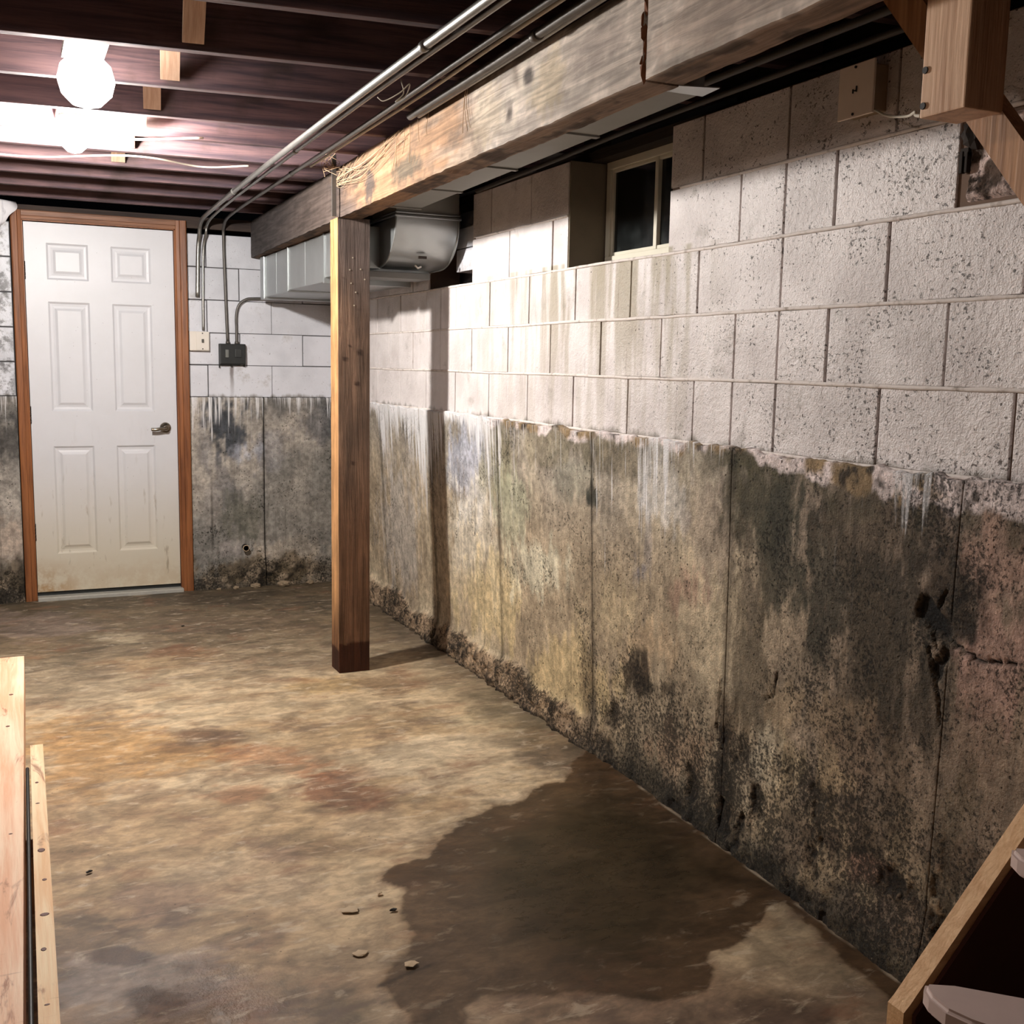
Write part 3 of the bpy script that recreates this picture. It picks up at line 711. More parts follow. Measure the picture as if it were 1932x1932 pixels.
# ------------------------------------------------------------------ back wall
wb = MB()
LX0, LX1 = 0.058, 1.052            # rough opening of the door
for a, b in ((XL, LX0), (LX1, WX+0.1)):
    wb.box(a, b, DY+0.007, DY+0.17, ZB, ZTOP)
    wb.box(a, b, DY+0.03, DY+0.17, -0.05, ZB)
wb.box(LX0, LX1, DY+0.14, DY+0.17, -0.05, ZTOP)
wback = wb.build('wall_back', plain('thin dark joint', C(84, 82, 84), 0.9)); tag(wback, kind='structure')  # darker colour showing in the thin block joints
mb = MB(); mb.box(-BL/2+0.0020, BL/2-0.0020, -0.001, 0.16, -BH/2+0.002, BH/2-0.002, 0.0015)
bm_back = mb.mesh('block'); bm_back.materials.append(M_BLOCKB)
XB = 1.174
for n in range(5):
    off = 0.0 if n % 2 == 0 else 0.5
    for a, b in ((XL, LX0), (LX1, WX+0.08)):
        js = [XB+(k+off)*BL for k in range(-11, 5)]
        e = sorted([a]+[j for j in js if a+0.02 < j < b-0.02]+[b])
        for p, q in zip(e[:-1], e[1:]): add_block(wback, p, q, n, M_BLOCKB, 'x', DY, bm_back)
def back_panel(x0, x1, seed):
    nx = max(8, int((x1-x0)/0.012)); xa = np.linspace(x0+0.001, x1-0.001, nx)
    za = np.concatenate([np.linspace(-0.02, ZB-0.004, 110), [ZB, ZB]])
    Xg, Zg = np.meshgrid(xa, za, indexing='ij')
    n1 = fbm(Xg*2.4, Zg*2, 141, 5); n2 = fbm(Xg*11, Zg*9, 147, 5); n3 = fbm(Xg*30, Zg*26, 149, 4)
    rub = sm(0.26, 0.05, Zg + (n1-0.5)*0.25)
    Yg = DY-0.022 - rub*0.035*(0.3+n2) - (n1-0.5)*0.01 - (n3-0.5)*0.006*(0.4+2*rub)
    Yg[:, -1] = DY+0.03; Yg[:, -2] = DY-0.004
    col = mix(np.broadcast_to(lin((152, 144, 130)), Xg.shape+(3,)), lin((122, 118, 108)), sm(0.42, 0.6, n1))
    col = paint_blobs(col, Xg, Zg, BACK_BLOBS, 0.6, (7.0, 3.0), 151)
    col = mix(col, lin((58, 60, 60)), 0.6*sm(0.24, 0.02, ZB-Zg + (n2-0.5)*0.4)*sm(0.36, 0.52, n1+0.05))
    col = mix(col, lin((84, 72, 52)), rub*0.75)
    col = mix(col, lin((34, 28, 20)), sm(0.56, 0.66, n2)*rub*0.85)
    col = mix(col, lin((160, 142, 116)), sm(0.56, 0.64, fbm(Xg*16, Zg*16, 163, 4))*rub*0.6)
    for sx in (1.515, 1.18):
        col = mix(col, lin((52, 46, 38)), sm(0.006, 0.002, np.abs(Xg-sx + (n1-0.5)*0.02))*0.7*sm(0.2, 0.3, Zg))
    dl = fbm(xa*7.0, xa*0+3.1, 188, 4); reach = 0.10+0.45*np.clip((dl-0.3)*2, 0, 1)
    R = np.clip(1-(ZB-Zg)/reach[:, None], 0, 1)*0.62
    Mx = np.stack([R, np.clip(0.2+rub*0.8+(n1-0.5), 0, 1), np.zeros_like(R)], -1)
    me = grid_mesh('concrete_panel', np.stack([Xg, Yg, Zg], -1), col, Mx, flip=False)
    o = link('concrete_panel', me, M_BACKC, wback)
    return o
back_panel(LX1+0.0, 1.515, 1); back_panel(1.518, 2.06, 2); back_panel(-0.75, LX0, 3)
m = MB(); m.box(XL, -0.75, DY-0.02, DY+0.03, -0.05, ZB); m.build('concrete_stretch', plain('plain concrete far', C(130, 122, 108), 0.9, var=0.3, scale=4), wback)
m = MB(); m.box(XL, WX+0.2, DY-0.02, DY+0.17, ZTOP+0.028, JZ-0.004)
m.build('sill_plate', wood('dark sill beam', C(72, 60, 54), C(44, 36, 34), 'x', 0.8), wback)

# unseen walls closing the room
m = MB(); m.box(XL-0.15, XL, YF-0.15, DY+0.15, -0.05, JZ+0.2); tag(m.build('wall_left', M_GREYWALL), kind='structure')
m = MB(); m.box(XL, 2.3, YF-0.15, YF, -0.05, JZ+0.2); tag(m.build('wall_front', M_GREYWALL), kind='structure')

# ------------------------------------------------------------------ ceiling: deck, joists, bridging
cm = MB()
for i in range(30):
    cm.box(XL+i*0.172, XL+i*0.172+0.169, YF, DY+0.15, JZ+0.205, JZ+0.225)
cl = cm.build('ceiling', M_DECK); tag(cl, kind='structure')
JY = [(-1.62, -.10), (-1.18, -.10), (-0.74, -.10), (-0.30, -.10), (0.14, -.10), (0.58, -.10), (1.03, -.10), (1.49, -.11), (1.95, -.11), (2.42, -.115), (2.90, -.12), (3.40, -.12),
      (3.86, -.115), (4.32, -.10), (4.71, -.09), (5.12, -.08), (5.50, -.065), (5.90, -.05), (6.32, -.03), (6.76, -.015)]
jm = MB(); jm.box(-3.2, 2.0, -0.019, 0.019, 0, 0.2, 0.002); jme = jm.mesh('joist'); jme.materials.append(M_JOIST)
for y, s in JY:
    o = bpy.data.objects.new('joist', jme); COL.objects.link(o); o.parent = cl
    o.location = (0.25, y, JZ+random.uniform(-.002, .002)); o.rotation_euler = (0, 0, math.atan(s))
brm = MB()
L_ = 0.44
brm.box(-0.03, 0.03, -0.009, 0.009, -L_/2, L_/2, 0.001); brme = brm.mesh('bridging_board'); brme.materials.append(M_BRACE)
for bx in (0.50, -0.9):
    for i in range(8, 16):
        (ya, sa), (yb, sb) = JY[i], JY[i+1]
        for sgn, dx in ((1, 0.0), (-1, 0.075)):
            o = bpy.data.objects.new('bridging_board', brme); COL.objects.link(o); o.parent = cl
            yc = (ya+sa*(bx-.25)+yb+sb*(bx-.25))/2
            o.location = (bx+dx, yc, JZ+0.098)
            o.rotation_euler = (sgn*math.atan2((yb-ya-0.06), 0.165), 0, math.atan(sa))
            o.scale = (1, 1, 0.94*math.hypot(yb-ya-0.06, 0.165)/L_)

# ------------------------------------------------------------------ door in the back wall
def build_door():
    root = empty('door_1', (0, 0, 0)); tag(root, kind='structure')
    def casing(name, x0, x1, z0, z1, mat, prof_axis):
        m = MB()
        yf = DY-0.050
        if prof_axis == 'x':      # upright: profile across x
            w = x1-x0
            pts = [(x0, DY+0.02), (x0, yf+0.004), (x0+0.006, yf), (x0+w*0.55, yf+0.004), (x0+w*0.62, yf+0.012), (x0+w*0.90, yf+0.016), (x1, yf+0.024), (x1, DY+0.02)]
            m.prism(pts, 'z', z0, z1)
        else:
            h = z1-z0
            pts = [(DY+0.02, z0), (yf+0.024, z0), (yf+0.016, z0+h*0.12), (yf+0.012, z0+h*0.40), (yf+0.004, z0+h*0.46), (yf, z1-0.006), (yf+0.004, z1), (DY+0.02, z1)]
            m.prism(pts, 'x', x0, x1)
        return m.build(name, mat, root)
    casing('casing', 0.062, 0.124, 0.0, 2.325, M_FRAME, 'x')
    m = MB()
    w = 0.068
    x0, x1 = 1.050, 0.982
    yf = DY-0.050
    pts = [(x0, DY+0.02), (x0, yf+0.004), (x0-0.006, yf), (x0-w*0.55, yf+0.004), (x0-w*0.62, yf+0.012), (x0-w*0.90, yf+0.016), (x1, yf+0.024), (x1, DY+0.02)]
    m.prism(pts, 'z', 0.0, 2.325); m.build('casing', M_FRAME, root)
    casing('head_casing', 0.120, 0.986, 2.268, 2.325, M_FRAMEH, 'z')
    # jamb lining
    m = MB(); m.box(0.105, 0.1265, DY-0.03, DY+0.13, 0, 2.29); m.box(0.9765, 0.998, DY-0.03, DY+0.13, 0, 2.29)
    m.box(0.105, 0.998, DY-0.03, DY+0.13, 2.2665, 2.29); m.build('jamb', M_FRAME, root)
    # leaf
    X0, X1, Z0, Z1 = 0.130, 0.974, 0.048, 2.262
    yf, yb = DY-0.012, DY+0.03
    leaf = MB(); leaf.box(X0, X1, yf+0.016, yb, Z0, Z1); lf = leaf.build('door_leaf', M_DOOR, root)
    cols = [(0.250, 0.480), (0.610, 0.838)]
    rows = [(0.282, 0.940), (1.155, 1.803), (1.934, 2.145)]
    def piece(name, *b):
        m = MB(); m.box(*b, 0.0012); return m.build(name, M_DOOR, lf)
    piece('stile', X0, cols[0][0], yf, yf+0.018, Z0, Z1); piece('stile', cols[1][1], X1, yf, yf+0.018, Z0, Z1)
    piece('stile', cols[0][1], cols[1][0], yf, yf+0.018, Z0, Z1)
    zz = [Z0]+[v for r in rows for v in r]+[Z1]
    for a, b in ((zz[0], zz[1]), (zz[2], zz[3]), (zz[4], zz[5]), (zz[6], zz[7])):
        for c0, c1 in cols: piece('rail', c0-0.002, c1+0.002, yf, yf+0.018, a, b)
    for c0, c1 in cols:
        for r0, r1 in rows:
            bm = bmesh.new(); rings = []
            for ins, dep in ((-0.002, 0.0), (0.010, 0.011), (0.024, 0.0125), (0.036, 0.010), (0.050, 0.0025), (0.054, 0.0025)):
                rings.append([bm.verts.new(p) for p in ((c0+ins, yf+dep, r0+ins), (c1-ins, yf+dep, r0+ins), (c1-ins, yf+dep, r1-ins), (c0+ins, yf+dep, r1-ins))])
            for i in range(len(rings)-1):
                for k in range(4): bm.faces.new((rings[i][k], rings[i][(k+1) % 4], rings[i+1][(k+1) % 4], rings[i+1][k]))
            bm.faces.new(rings[-1])
            me = bpy.data.meshes.new('door_panel'); bm.to_mesh(me); bm.free()
            link('door_panel', me, M_DOOR, lf)
    # lever handle
    chrome = plain('brushed lever metal', C(150, 140, 126), 0.25, 0.95, 0.1)
    h = MB(); h.lathe([(0.034, yf-0.001), (0.034, yf-0.008), (0.028, yf-0.014), (0.014, yf-0.016), (0.013, yf-0.045), (0.016, yf-0.052), (0.012, yf-0.060)], (0.902, 0, 1.050), 24, 'y')
    ho = h.build('door_handle', chrome, root); ho['label'] = 'round rose of the lever handle'
    MB().tube(bez([(0.902, yf-0.052, 1.050), (0.87, yf-0.056, 1.046), (0.84, yf-0.056, 1.042), (0.812, yf-0.050, 1.042)]), 0.0105, 12).build('lever', chrome, ho)
    hm = plain('dark hinge metal', C(58, 50, 46), 0.5, 0.7)
    for z in (1.98, 1.13, 0.42):
        h = MB()
        for q in range(5): h.lathe([(0.0065, q*0.021), (0.0065, q*0.021+0.019)], (0.1275, yf-0.006, z-0.05), 10)
        h.build('hinge', hm, root)
    # threshold strip, and the dark gap above it
    m = MB(); m.box(0.128, 0.985, DY-0.075, DY+0.06, 0.0, 0.024, 0.003)
    m.build('threshold', plain('pale aluminium threshold', C(188, 186, 178), 0.5, 0.3, 0.2, 30), root)
    m = MB(); m.box(0.127, 0.976, DY+0.002, DY+0.03, 0.024, 0.05); m.build('gap_strip', M_BLACK, root)
build_door()

# ------------------------------------------------------------------ small window in the right wall
def build_window():
    root = empty('window_1', (0, 0, 0)); tag(root, kind='structure')
    y0, y1, z0, z1 = 3.070, 3.772, 1.872, 2.262
    xf = WX+0.155
    def fr(name, *b, mat=M_WINF, par=root):
        m = MB(); m.box(*b, 0.003); return m.build(name, mat, par)
    f = fr('window_frame', xf, xf+0.045, y0, y1, z0, z0+0.034)
    fr('frame_rail', xf, xf+0.045, y0, y1, z1-0.030, z1, par=f)
    fr('frame_stile', xf, xf+0.045, y0, y0+0.02, z0+0.034, z1-0.03, par=f); fr('frame_stile', xf, xf+0.045, y1-0.03, y1, z0+0.034, z1-0.03, par=f)
    # sliding sash on the far side, meeting rail between
    s = fr('window_sash', xf+0.008, xf+0.026, y1-0.045, y1-0.030, z0+0.034, z1-0.03)
    fr('sash_rail', xf+0.008, xf+0.026, y0+0.02, y1-0.045, z0+0.034, z0+0.048, par=s)
    fr('sash_rail', xf+0.008, xf+0.026, y0+0.02, y1-0.045, z1-0.042, z1-0.03, par=s)
    fr('meeting_stile', xf+0.004, xf+0.030, 3.408, 3.430, z0+0.034, z1-0.03, par=s)
    for a, b, dx in ((3.430, y1-0.045, 0.016), (y0+0.02, 3.408, 0.020)):
        m = MB(); m.box(xf+dx, xf+dx+0.004, a, b, z0+0.046, z1-0.04); m.build('glass_pane', M_GLASS, root)
    m = MB(); m.box(WX+0.004, WX+0.21, y0+0.01, 3.784, ZB+3*BH-0.006, ZB+3*BH+0.004)
    m.build('window_sill', M_MORTAR, root)
    m = MB(); m.box(WX+0.004, WX+0.16, 3.783, 3.79, ZB+3*BH, ZTOP); m.build('reveal', plain('shaded block reveal', C(130, 118, 100), 0.8), root)  # darker colour paints the shade on the window reveal
    m = MB(); m.box(WX+0.145, WX+0.155, y1-0.1, y1+0.02, z0-0.02, z0+0.0); m.tube(bez([(WX+0.12, y1+0.02, z0+0.06), (WX+0.11, y1+0.01, z0+0.0), (WX+0.02, y1-0.16, z0-0.03), (WX+0.0, y1-0.18, z0-0.045)]), 0.004, 6)
    m.build('black_cord', M_BLACK, root)
    m = MB(); m.box(WX+0.205, WX+0.23, y0-0.05, y1+0.06, z0-0.06, z1+0.1); m.build('window_well_board', M_BLACK, root)
build_window()

# ------------------------------------------------------------------ main beam
BX = lambda y: 1.300+0.0215*y
def paint_timber(name, axis='y', rough=0.8):
    t = NT(name, rough, 0.25)
    col, _ = t.attr('Col'); p = t.pos()
    sc = {'y': (20, 1.5, 26), 'z': (26, 20, 1.4)}[axis]
    g = t.noise(t.map(sc, 'World'), 1.5, 6, 0.65, 1.2); g2 = t.noise(t.map(tuple(k*3 for k in sc), 'World'), 1.5, 4, 0.6)
    n = t.noise(p, 8, 5, 0.65)
    k = t.step(g, 0.32, 0.68, 1.20, 0.60); k2 = t.step(n, 0.3, 0.7, 0.84, 1.14)
    c = t.mixc(col, t.comb(k, k, k), 1.0, 'MULTIPLY'); c = t.mixc(c, t.comb(k2, k2, k2), 1.0, 'MULTIPLY')
    sp = t.step(t.voro(p, 30), 0.03, 0.06, 1, 0)
    c = t.mixc(c, C(40, 32, 26), t.math('MULTIPLY', sp, 0.6))
    t.base(c); t.bump(t.math('ADD', g, t.math('MULTIPLY', g2, 0.6)), 0.55, 0.008); return t.m
M_BEAM = paint_timber('weathered beam timber', 'y')
M_POST = paint_timber('fir post timber', 'z')
def beam_section(parent, y0, y1, seed):
    ya = np.linspace(y0, y1, max(6, int((y1-y0)/0.012)))
    zb, zt, th = 2.130, 2.352, 0.100
    # cross-section loop: front face, bottom, back, top
    loop = [(0, z) for z in np.linspace(zt, zb, 22)] + [(t_, zb) for t_ in np.linspace(0.004, th, 9)] + [(th, zt), (0, zt)]
    L0 = np.array(loop)
    Yg = np.repeat(ya[:, None], len(L0), 1); U = np.repeat(L0[None, :, 0], len(ya), 0); Zg = np.repeat(L0[None, :, 1], len(ya), 0)
    X = 1.300+0.0215*Yg+U
    n = fbm(Yg*3, Zg*16+U*10, seed, 4); n2 = fbm(Yg*9, Zg*26+U*20, seed+5, 4)
    X = X - (n-0.5)*0.006*(U < 0.01); Zg = Zg + (fbm(Yg*14, Yg*0, seed+8, 4)-0.5)*0.008*(Zg < zb+0.004)
    grey = np.broadcast_to(lin((196, 182, 170)), Yg.shape+(3,))
    col = mix(grey, lin((222, 208, 196)), sm(0.45, 0.6, n2))
    w = (n-0.5)*0.5
    col = mix(col, lin((152, 114, 80)), sm(3.05, 3.40, Yg+w)*0.9)
    col = mix(col, lin((190, 178, 164)), sm(0.5, 0.62, n)*sm(3.9, 3.3, Yg)*0.5)
    col = mix(col, lin((92, 78, 66)), sm(0.56, 0.66, n2)*0.45)
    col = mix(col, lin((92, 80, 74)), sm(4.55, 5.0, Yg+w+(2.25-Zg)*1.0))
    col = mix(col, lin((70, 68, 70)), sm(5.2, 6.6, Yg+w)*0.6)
    bl = [(3.97, 2.20, 0.16, 0.0, 0.0, 0.045, 96, 88, 74, 0.85), (4.42, 2.20, 0.07, 0, 0, 0.06, 70, 64, 62, 0.9), (4.75, 2.28, 0.3, 0, 0, 0.05, 70, 62, 60, 0.6), (2.72, 2.24, 0.10, 0, 0.0, 0.08, 196, 176, 140, 0.5), (3.15, 2.24, 0.12, 0, 0, 0.09, 196, 178, 150, 0.5), (2.45, 2.26, 0.14, 0, 0, 0.05, 176, 160, 150, 0.6), (1.95, 2.2, 0.2, 0, 0, 0.06, 182, 160, 146, 0.5)]
    col = paint_blobs(col, Yg, Zg, bl, 0.2, (8, 8), seed)
    for ky, kz, ry, rz in ((2.985, 2.215, 0.030, 0.030), (2.85, 2.285, 0.034, 0.028), (2.12, 2.33, 0.02, 0.02)):
        d = np.sqrt(((Yg-ky)/ry)**2+((Zg-kz)/rz)**2)
        col = mix(col, lin((210, 198, 182)), np.exp(-((d-1.7)/0.5)**2)*0.7)
        col = mix(col, lin((52, 42, 36)), sm(1.1, 0.3, d+(n2-0.5)*1.4)*0.85)
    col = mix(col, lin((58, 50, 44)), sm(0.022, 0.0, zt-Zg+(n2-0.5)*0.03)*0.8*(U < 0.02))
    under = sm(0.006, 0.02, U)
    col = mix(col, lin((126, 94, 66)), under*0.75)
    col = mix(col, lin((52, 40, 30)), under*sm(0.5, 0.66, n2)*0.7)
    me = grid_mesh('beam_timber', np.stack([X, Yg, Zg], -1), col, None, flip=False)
    for p in me.polygons: p.use_smooth = True
    bm = bmesh.new(); bm.from_mesh(me)
    bmesh.ops.remove_doubles(bm, verts=bm.verts, dist=0.0002)
    be = [e for e in bm.edges if e.is_boundary]
    bmesh.ops.holes_fill(bm, edges=be, sides=0); bmesh.ops.recalc_face_normals(bm, faces=bm.faces)
    for e in bm.edges:
        if len(e.link_faces) == 2 and e.calc_face_angle(0) > 0.7: e.smooth = False
    bm.to_mesh(me); bm.free()
    return link('beam_timber', me, M_BEAM, parent)
beam = empty('support_beam', (1.35, 3.0, 2.13))
tag(beam, 'long weathered timber beam crossing under the joists, orange to whitish grey', 'beam')
def child_fix(o, parent):
    o.parent = parent; o.location = Vector(o.location) - parent.location
for y0, y1, sd in ((-0.6, 2.205, 3), (2.222, 7.10, 3)):
    o = beam_section(None, y0, y1, sd); child_fix(o, beam)
m = MB(); m.box(BX(2.2)+0.018, BX(2.2)+0.092, 2.200, 2.228, 2.138, 2.345)
o = m.build('splice_gap', plain('splice gap shade', C(40, 28, 20), 0.9)); child_fix(o, beam)  # dark filler painting the shade inside the splice gap
m = MB()
for k in range(7):
    z = 2.15+k*0.028
    m.blob((BX(2.2)+0.006, 2.222+0.006*math.sin(k*2.1), z), (0.010, 0.006, 0.02), k, 0.35, 1)
o = m.build('splinter_edge', plain('split wood fibre', C(120, 74, 46), 0.9, var=0.3)); child_fix(o, beam)

# ------------------------------------------------------------------ post
def build_post():
    x0, x1, y0, y1, zt = 1.398, 1.548, 4.905, 5.035, 2.131
    root = empty('wooden_post', ((x0+x1)/2, (y0+y1)/2, 0))
    tag(root, 'square brown wooden post standing under the timber beam, dark wet foot', 'post')
    za = np.linspace(0, zt, 230)
    def side(n): return np.linspace(0, 1, n)
    loop = [(x0+(x1-x0)*t, y0) for t in side(12)[:-1]]+[(x1, y0+(y1-y0)*t) for t in side(6)[:-1]]+[(x1-(x1-x0)*t, y1) for t in side(6)[:-1]]+[(x0, y1-(y1-y0)*t) for t in side(10)]
    L0 = np.array(loop)
    Zg = np.repeat(za[:, None], len(L0), 1); X = np.repeat(L0[None, :, 0], len(za), 0); Y = np.repeat(L0[None, :, 1], len(za), 0)
    S = X+Y
    n = fbm(S*14, Zg*1.6, 7, 4); n2 = fbm(S*30, Zg*7, 9, 4)
    front = (Y < y0+1e-4)
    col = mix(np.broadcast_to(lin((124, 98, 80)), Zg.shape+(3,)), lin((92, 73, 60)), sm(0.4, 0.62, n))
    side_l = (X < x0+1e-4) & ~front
    col = mix(col, lin((206, 154, 102)), side_l*0.8)  # left side painted lighter, where the lamp falls on it
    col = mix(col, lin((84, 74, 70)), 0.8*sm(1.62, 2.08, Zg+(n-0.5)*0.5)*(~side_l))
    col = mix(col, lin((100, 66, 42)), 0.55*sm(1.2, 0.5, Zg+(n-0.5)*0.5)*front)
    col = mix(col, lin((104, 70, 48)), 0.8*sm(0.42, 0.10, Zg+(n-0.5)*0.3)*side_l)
    wet = sm(0.150, 0.135, Zg+(n2-0.5)*0.03+side_l*0.03)
    col = mix(col, lin((56, 26, 14)), wet*0.9)
    for kx, kz, r in ((1.430, 1.495, 0.013), (1.502, 1.525, 0.015), (1.455, 1.555, 0.006), (1.488, 1.38, 0.012), (1.470, 1.01, 0.012), (1.50, 1.72, 0.007), (1.43, 1.86, 0.006)):
        d = np.sqrt(((X-kx)/r)**2+((Zg-kz)/r)**2)+(~front)*9
        col = mix(col, lin((44, 26, 16)), sm(1.1, 0.5, d+(n2-0.5))*0.9)
    c = np.abs(X-1.473-(n-0.5)*0.02)+(~front)*9
    col = mix(col, lin((66, 40, 26)), sm(0.006, 0.002, c)*sm(0.95, 0.85, Zg)*sm(0.3, 0.4, Zg)*0.7)
    X = X+(n2-0.5)*0.0016; Y = Y+(n2-0.5)*0.0016
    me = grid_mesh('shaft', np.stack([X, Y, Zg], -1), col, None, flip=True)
    bm = bmesh.new(); bm.from_mesh(me); bmesh.ops.remove_doubles(bm, verts=bm.verts, dist=0.0001)
    bmesh.ops.holes_fill(bm, edges=[e for e in bm.edges if e.is_boundary], sides=0); bmesh.ops.recalc_face_normals(bm, faces=bm.faces)
    for f in bm.faces: f.smooth = False
    bm.to_mesh(me); bm.free()
    o = link('shaft', me, M_POST); child_fix(o, root)
    nm = plain('bright nail head', C(190, 180, 160), 0.4, 0.6)
    for k, (px, pz) in enumerate(((1.466, 1.955), (1.452, 1.90), (1.503, 1.905), (1.458, 1.84), (1.523, 1.86), (1.48, 1.80), (1.472, 1.74))):
        q = MB(); q.lathe([(0.0035, y0-0.003), (0.0035, y0)], (px, 0, pz), 8, 'y'); q2 = q.build('nail', nm); child_fix(q2, root)
build_post()
m = MB(); m.box(1.366, 1.386, 4.888, 4.900, 2.131, 2.40, 0.001)
tag(m.build('steel_strap', M_STEELD), 'narrow grey metal strap rising from post top up the beam face', 'strap')

# ------------------------------------------------------------------ conduits and cables under the joists
def conduit(label, path, r, mat, couplings=(), name='conduit', cat='pipe', group='conduits under the joists'):
    pts = bez(path, 10)
    root = empty(name, pts[0]); tag(root, label, cat, group)
    o = MB().tube(pts, r, 12).build('tube', mat); child_fix(o, root)
    for i in couplings:
        a = pts[int(i*(len(pts)-1))]; b = pts[min(len(pts)-1, int(i*(len(pts)-1))+1)]
        d = (b-a).normalized()
        q = MB().tube([a, a+d*0.03, a+d*0.04], [r*1.28, r*1.28, r*1.05], 12).build('coupling', mat); child_fix(q, root)
    return root
zc = JZ-0.018
conduit('thick bright conduit nearest the lamp, running to above white switch box', [(1.085, 0.3, zc), (1.078, 2.6, zc), (1.082, 3.8, zc), (1.10, 5.4, zc), (1.125, 6.6, zc-0.002), (1.130, 6.98, zc-0.02), (1.127, 7.06, zc-0.10), (1.122, 7.085, 2.15), (1.113, 7.088, 1.868)], 0.0125, M_STEEL, (0.15, 0.42))
conduit('thinner conduit clipped beside the thick one, dropping to white switch box', [(1.122, 0.3, zc+0.002), (1.118, 2.6, zc+0.002), (1.116, 3.6, zc), (1.135, 5.0, zc), (1.160, 6.3, zc), (1.170, 6.95, zc-0.02), (1.165, 7.05, zc-0.09), (1.155, 7.09, 2.15), (1.148, 7.09, 1.90), (1.146, 7.092, 1.662)], 0.0085, M_STEEL, (0.3,))
conduit('slim conduit between the pair and the beam, dropping to black switch box', [(1.205, 0.3, zc), (1.212, 2.6, zc), (1.235, 4.0, zc), (1.245, 5.4, zc), (1.262, 6.7, zc), (1.275, 7.03, zc-0.03), (1.280, 7.085, 2.22), (1.286, 7.09, 1.95), (1.296, 7.092, 1.588)], 0.0095, M_STEELD, (0.35,))
conduit('pale cable lying along the slim dark conduit under joists', [(1.232, 0.3, zc+0.004), (1.240, 2.4, zc+0.004), (1.262, 3.4, zc+0.002), (1.266, 4.2, zc), (1.272, 4.9, zc)], 0.0055, M_CABLE, (), 'cable', 'cable')
conduit('dark pipe hugging the top edge of the beam', [(1.276, 0.3, zc), (1.290, 2.2, zc), (1.315, 3.0, zc), (1.330, 3.75, zc)], 0.013, M_STEELD, (0.5,))
conduit('thin pale conduit against the beam top, ending above the cobwebs', [(1.300, 0.3, zc+0.004), (1.313, 2.0, zc+0.004), (1.338, 3.0, zc), (1.352, 3.72, zc-0.002)], 0.0075, M_STEEL, ())
conduit('bent conduit rising from black switch box and turning right to corner', [(1.352, 7.09, 1.588), (1.352, 7.09, 1.68), (1.352, 7.088, 1.76), (1.368, 7.085, 1.825), (1.41, 7.08, 1.862), (1.47, 7.08, 1.872), (1.70, 7.08, 1.878), (1.97, 7.08, 1.880)], 0.0085, M_STEELD, ())
conduit('pale wire sagging across the joists beyond the far bulb', [(-1.2, 4.92, zc+0.006), (-0.3, 4.80, zc-0.004), (0.2, 4.74, zc-0.01), (0.5, 4.66, zc-0.004), (0.75, 4.55, zc+0.008)], 0.0045, M_CABLE, (), 'cable', 'cable', 'cables across the joists')
conduit('thin brown wire waving across the joists nearer the door', [(-1.2, 5.30, zc+0.006), (-0.2, 5.30, zc), (0.15, 5.28, zc-0.004), (0.45, 5.02, zc-0.012), (0.62, 5.02, zc-0.008), (0.85, 5.2, zc+0.004), (1.03, 5.06, zc+0.004)], 0.004, M_CABLE, (), 'cable', 'cable', 'cables across the joists')
conduit('dark cable running along the top of the block wall to the duct', [(1.90, 1.6, 2.262), (1.90, 2.5, 2.262), (1.91, 3.2, 2.262), (1.93, 3.8, 2.256), (1.95, 4.6, 2.25)], 0.009, M_WIRED, (), 'cable', 'cable', 'cables by the wall top')
conduit('second dark cable above wall top, closer to beam', [(1.80, 1.4, 2.275), (1.81, 2.6, 2.275), (1.83, 3.6, 2.275), (1.85, 4.6, 2.275)], 0.011, M_WIRED, (), 'cable', 'cable', 'cables by the wall top')
m = MB(); m.box(1.02, 1.10, 4.40, 4.43, JZ-0.01, JZ+0.0)
m.bm.free()

# ------------------------------------------------------------------ ceiling lamps
def lamp(loc, label, strength, r=0.050, tint=(1.0, 0.955, 0.90, 1)):
    x, y, z = loc
    root = empty('ceiling_bulb', (x, y, JZ)); tag(root, label, 'light bulb', 'bare bulbs between the joists')
    por = plain('porcelain '+label[:6], C(230, 226, 218), 0.4)
    q = MB(); q.lathe([(0.055, JZ+0.028), (0.055, JZ+0.02), (0.035, JZ+0.008), (0.03, z+r*0.9), (0.024, z+r*0.86)], (x, y, 0), 24)
    q.box(x-0.06, x+0.06, y-0.13, y+0.13, JZ+0.028, JZ+0.05)
    o = q.build('lamp_holder', por); child_fix(o, root)
    t = NT('glowing bulb '+label[:6]); t.b.inputs['Emission Color'].default_value = tint; t.b.inputs['Emission Strength'].default_value = strength
    prof = [(0.001, z-r), (r*0.5, z-r*0.87), (r*0.87, z-r*0.5), (r, z), (r*0.87, z+r*0.5), (r*0.5, z+r*0.86), (r*0.38, z+r*1.0)]
    o = MB().lathe(prof, (x, y, 0), 24).build('bulb', t.m); child_fix(o, root)
lamp(LAMP_FAR, 'bright bare bulb hanging farther from camera, nearer the door', BULB_FAR)
lamp(LAMP_ADDED, 'dimmer bare bulb one joist bay nearer the camera', BULB_ADDED, 0.082)
lamp(LAMP_REAR, 'warm bare bulb beside the camera, left of the pine boards', BULB_REAR, 0.05, (1.0, 0.80, 0.66, 1))

